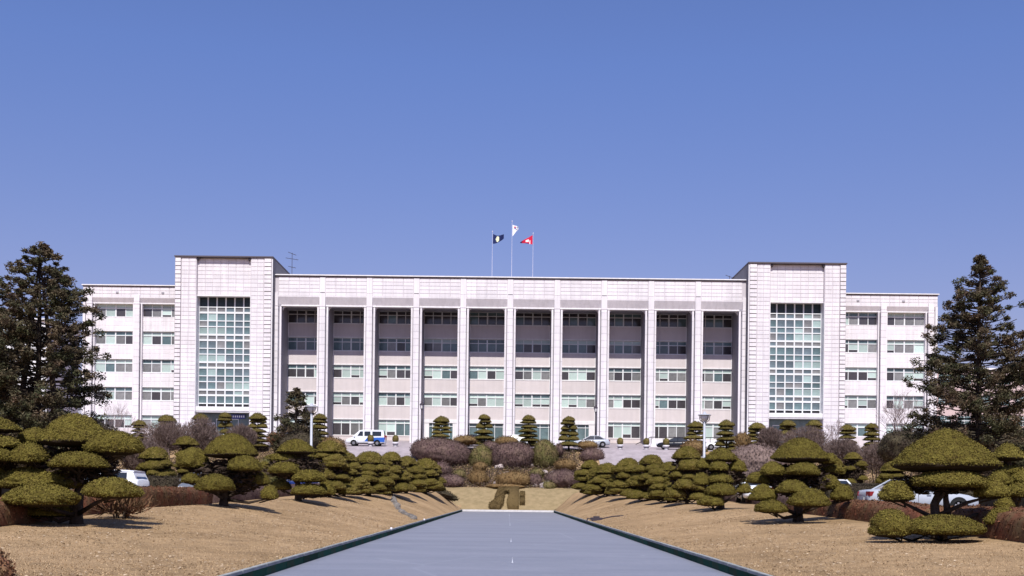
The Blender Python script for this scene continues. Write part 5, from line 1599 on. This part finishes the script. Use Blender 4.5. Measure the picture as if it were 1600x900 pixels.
round_lamp(1101, 643, 95, 'tall grey lamp post with a round hooded head at right')
def dark_lamp(px, ytop, d, label):
    P = pix(px, ytop, d); bz = gz(P.x, d); H = P.z-bz
    t = thing('street_lamp', label, 'street lamp', (P.x, d, bz), 0, 'dark lamp posts before the colonnade')
    mb = MB(); mb.tube([(0,0,-.1), (0,0,H-.9)], [.12, .07], 8); mb.lathe([(.2, 0), (.2, .5), (.1, .6)], 10); link('pole', mb.mesh('pole', MAT['dark_metal'], True), t)
    mb = MB(); mb.lathe([(.12, H-.92), (.2, H-.45)], 6); link('lantern', mb.mesh('lantern', MAT['lamp_globe']), t)
    mb = MB(); mb.lathe([(.26, H-.45), (.26, H-.38), (.06, H-.1), (.03, H)], 8); mb.lathe([(.15, H-1.0), (.15, H-.92)], 6)
    for k in range(6):
        a = 6.283*k/6; mb.tube([(.13*math.cos(a), .13*math.sin(a), H-.92), (.215*math.cos(a), .215*math.sin(a), H-.44)], .018, 4)
    link('hood', mb.mesh('hood', MAT['dark_metal']), t)
dark_lamp(659, 627, 141, 'dark lantern post before the colonnade, left of the entrance')
dark_lamp(931, 632, 141, 'dark lantern post before the colonnade, right of the entrance')
# potted bushes
pt = thing('potted_bush', 'white bowl planter with a round bush, in front of the van', 'planter', (0,0,0), 0, 'white bowl planters on the plaza')
mb = MB(); mb.lathe([(.22, 0), (.24, .12), (.16, .16), (.30, .30), (.40, .46), (.42, .56), (.36, .57), (.34, .50)], 18); link('bowl', mb.mesh('bowl', MAT['pot_white'], True), pt)
mb = MB(); mb.lathe([(.24, .165), (.33, .285)], 18); link('band', mb.mesh('band', MAT['pot_band'], True), pt, scale=(1.08, 1.08, 1))
V, T = ICO[3]; P_ = V*np.array([.36, .36, .46])*(1+.05*snoise(V, 5, 3))[:, None]; LV, LT = leafify(P_, T, 1500, .07, 3)
link('bush', np_mesh('bush', np.concatenate([P_, LV]), np.concatenate([T, LT+len(P_)]), MAT['foliage_cone']), pt, (0, 0, .95))
POTS = [(579, None), (618, 'white bowl planter with a round bush, just right of the van'), (969, 'white bowl planter with a round bush, right of the dark lantern post'),
        (1010, 'white bowl planter with a wider bush beside the stair rail'), (1041, 'white bowl planter standing in front of the black saloon')]
for i, (px, lb) in enumerate(POTS):
    o = pt if i == 0 else copy_tree(pt)
    x = pix(px, 690, 136.9).x; o.location = at(x, 136.9, .05)
    if lb: o['label'] = lb
# stair rail and low wall before the right bays
t = thing('ramp_wall', 'low white wall with a sloping dark handrail beside the right potted bushes', 'wall', at(18.4, 143.0))
mb = MB(); mb.box(-.3, 10.5, 0, .3, -.6, .95); link('wall', mb.mesh('wall', MAT['trim_white']), t)
mb = MB(); mb.tube([(-2.2, -.1, .25), (-.3, -.1, 1.2), (10.4, -.1, 1.25)], .05, 6)
for q_ in range(8): mb.tube([(-.2+1.5*q_, -.1, .4), (-.2+1.5*q_, -.1, 1.22)], .03, 5)
link('handrail', mb.mesh('handrail', MAT['dark_metal']), t)
# small white globe light in the grass at right, white markers on the kerb at left
t = thing('garden_light', 'small white globe light on the grass under the right trees', 'garden light', at(*pix(1103, 790, 62).xy, 0))
mb = MB(); mb.tube([(0,0,-.05), (0,0,.25)], .04, 6); link('stem', mb.mesh('stem', MAT['dark_metal']), t)
V, T = ICO[3]; link('globe', np_mesh('globe', V*.17, T, MAT['lamp_globe'], smooth=True), t, (0, 0, .38))
for (yy, lb) in ((44.5, 'small white peg on the left pool kerb, the nearer of two'), (62.0, 'small white peg on the left pool kerb, the farther of two')):
    mb = MB(); mb.lathe([(.04, 0), (.05, .07), (.03, .10)], 10); o = link('kerb_peg', mb.mesh('kerb_peg', MAT['pot_white'], True), None, (-PW+.12, yy, KZ+.005)); tag(o, lb, 'peg')
# stony drain running down the left bank
t = thing('stone_drain', 'line of grey stones forming a shallow drain down the left bank', 'drain', at(-8, 74, 0))
drk = []
for m_ in rk:
    c_ = m_.copy(); c_.materials.clear(); c_.materials.append(MAT['drain_stone']); drk.append(c_)
for k in range(26):
    f = k/25; x = -8.6 + 3.4*f; y = 84 - 22*f**.8
    o = link('stone', rr.choice(drk), t, Vector((x+rr.uniform(-.1, .1), y, gz(x, y)+.02)) - t.location, (0, 0, rr.random()*6), [rr.uniform(.28, .5)]*3)
# small dark pump on the right kerb
t = thing('pump_box', 'small dark pump box lying against the right pool kerb', 'pump', (PIN+.35, 66, gz(PIN+.35, 66)))
mb = MB(); mb.box(-.3, .35, -.35, .35, -.05, .18); mb.box(-.15, .2, -.2, .2, .18, .26); link('case', mb.mesh('case', MAT['dark_metal']), t)
mb = MB(); mb.tube([(-.3, 0, .1), (-.5, 0, .12), (-.55, 0, -.1)], .04, 6); mb.tube([(.3, .2, .1), (1.0, .5, .25), (1.7, .8, .30)], .035, 6); link('hose', mb.mesh('hose', MAT['dark_metal']), t)
# low black hose bundle at the end of the left bank
t = thing('ground_cover_clump', 'low dark creeping bush at the far end of the left bank', 'bush', at(*pix(690, 773, 113).xy, 0))
V, T, = ICO[4]; P_ = V*np.array([1.6, 1.1, .35])*(1+.25*snoise(V, 15, 3))[:, None]; LV, LT = leafify(P_, T, 2500, .1, 3, lift=1.5)
link('foliage', np_mesh('foliage', np.concatenate([P_, LV]), np.concatenate([T, LT+len(P_)]), MAT['shrub_dark']), t, (0, 0, .1), (0, .3, 0))
print('OBJECTS', len(bpy.data.objects), 'TRIS', sum(len(m.polygons) for m in bpy.data.meshes))
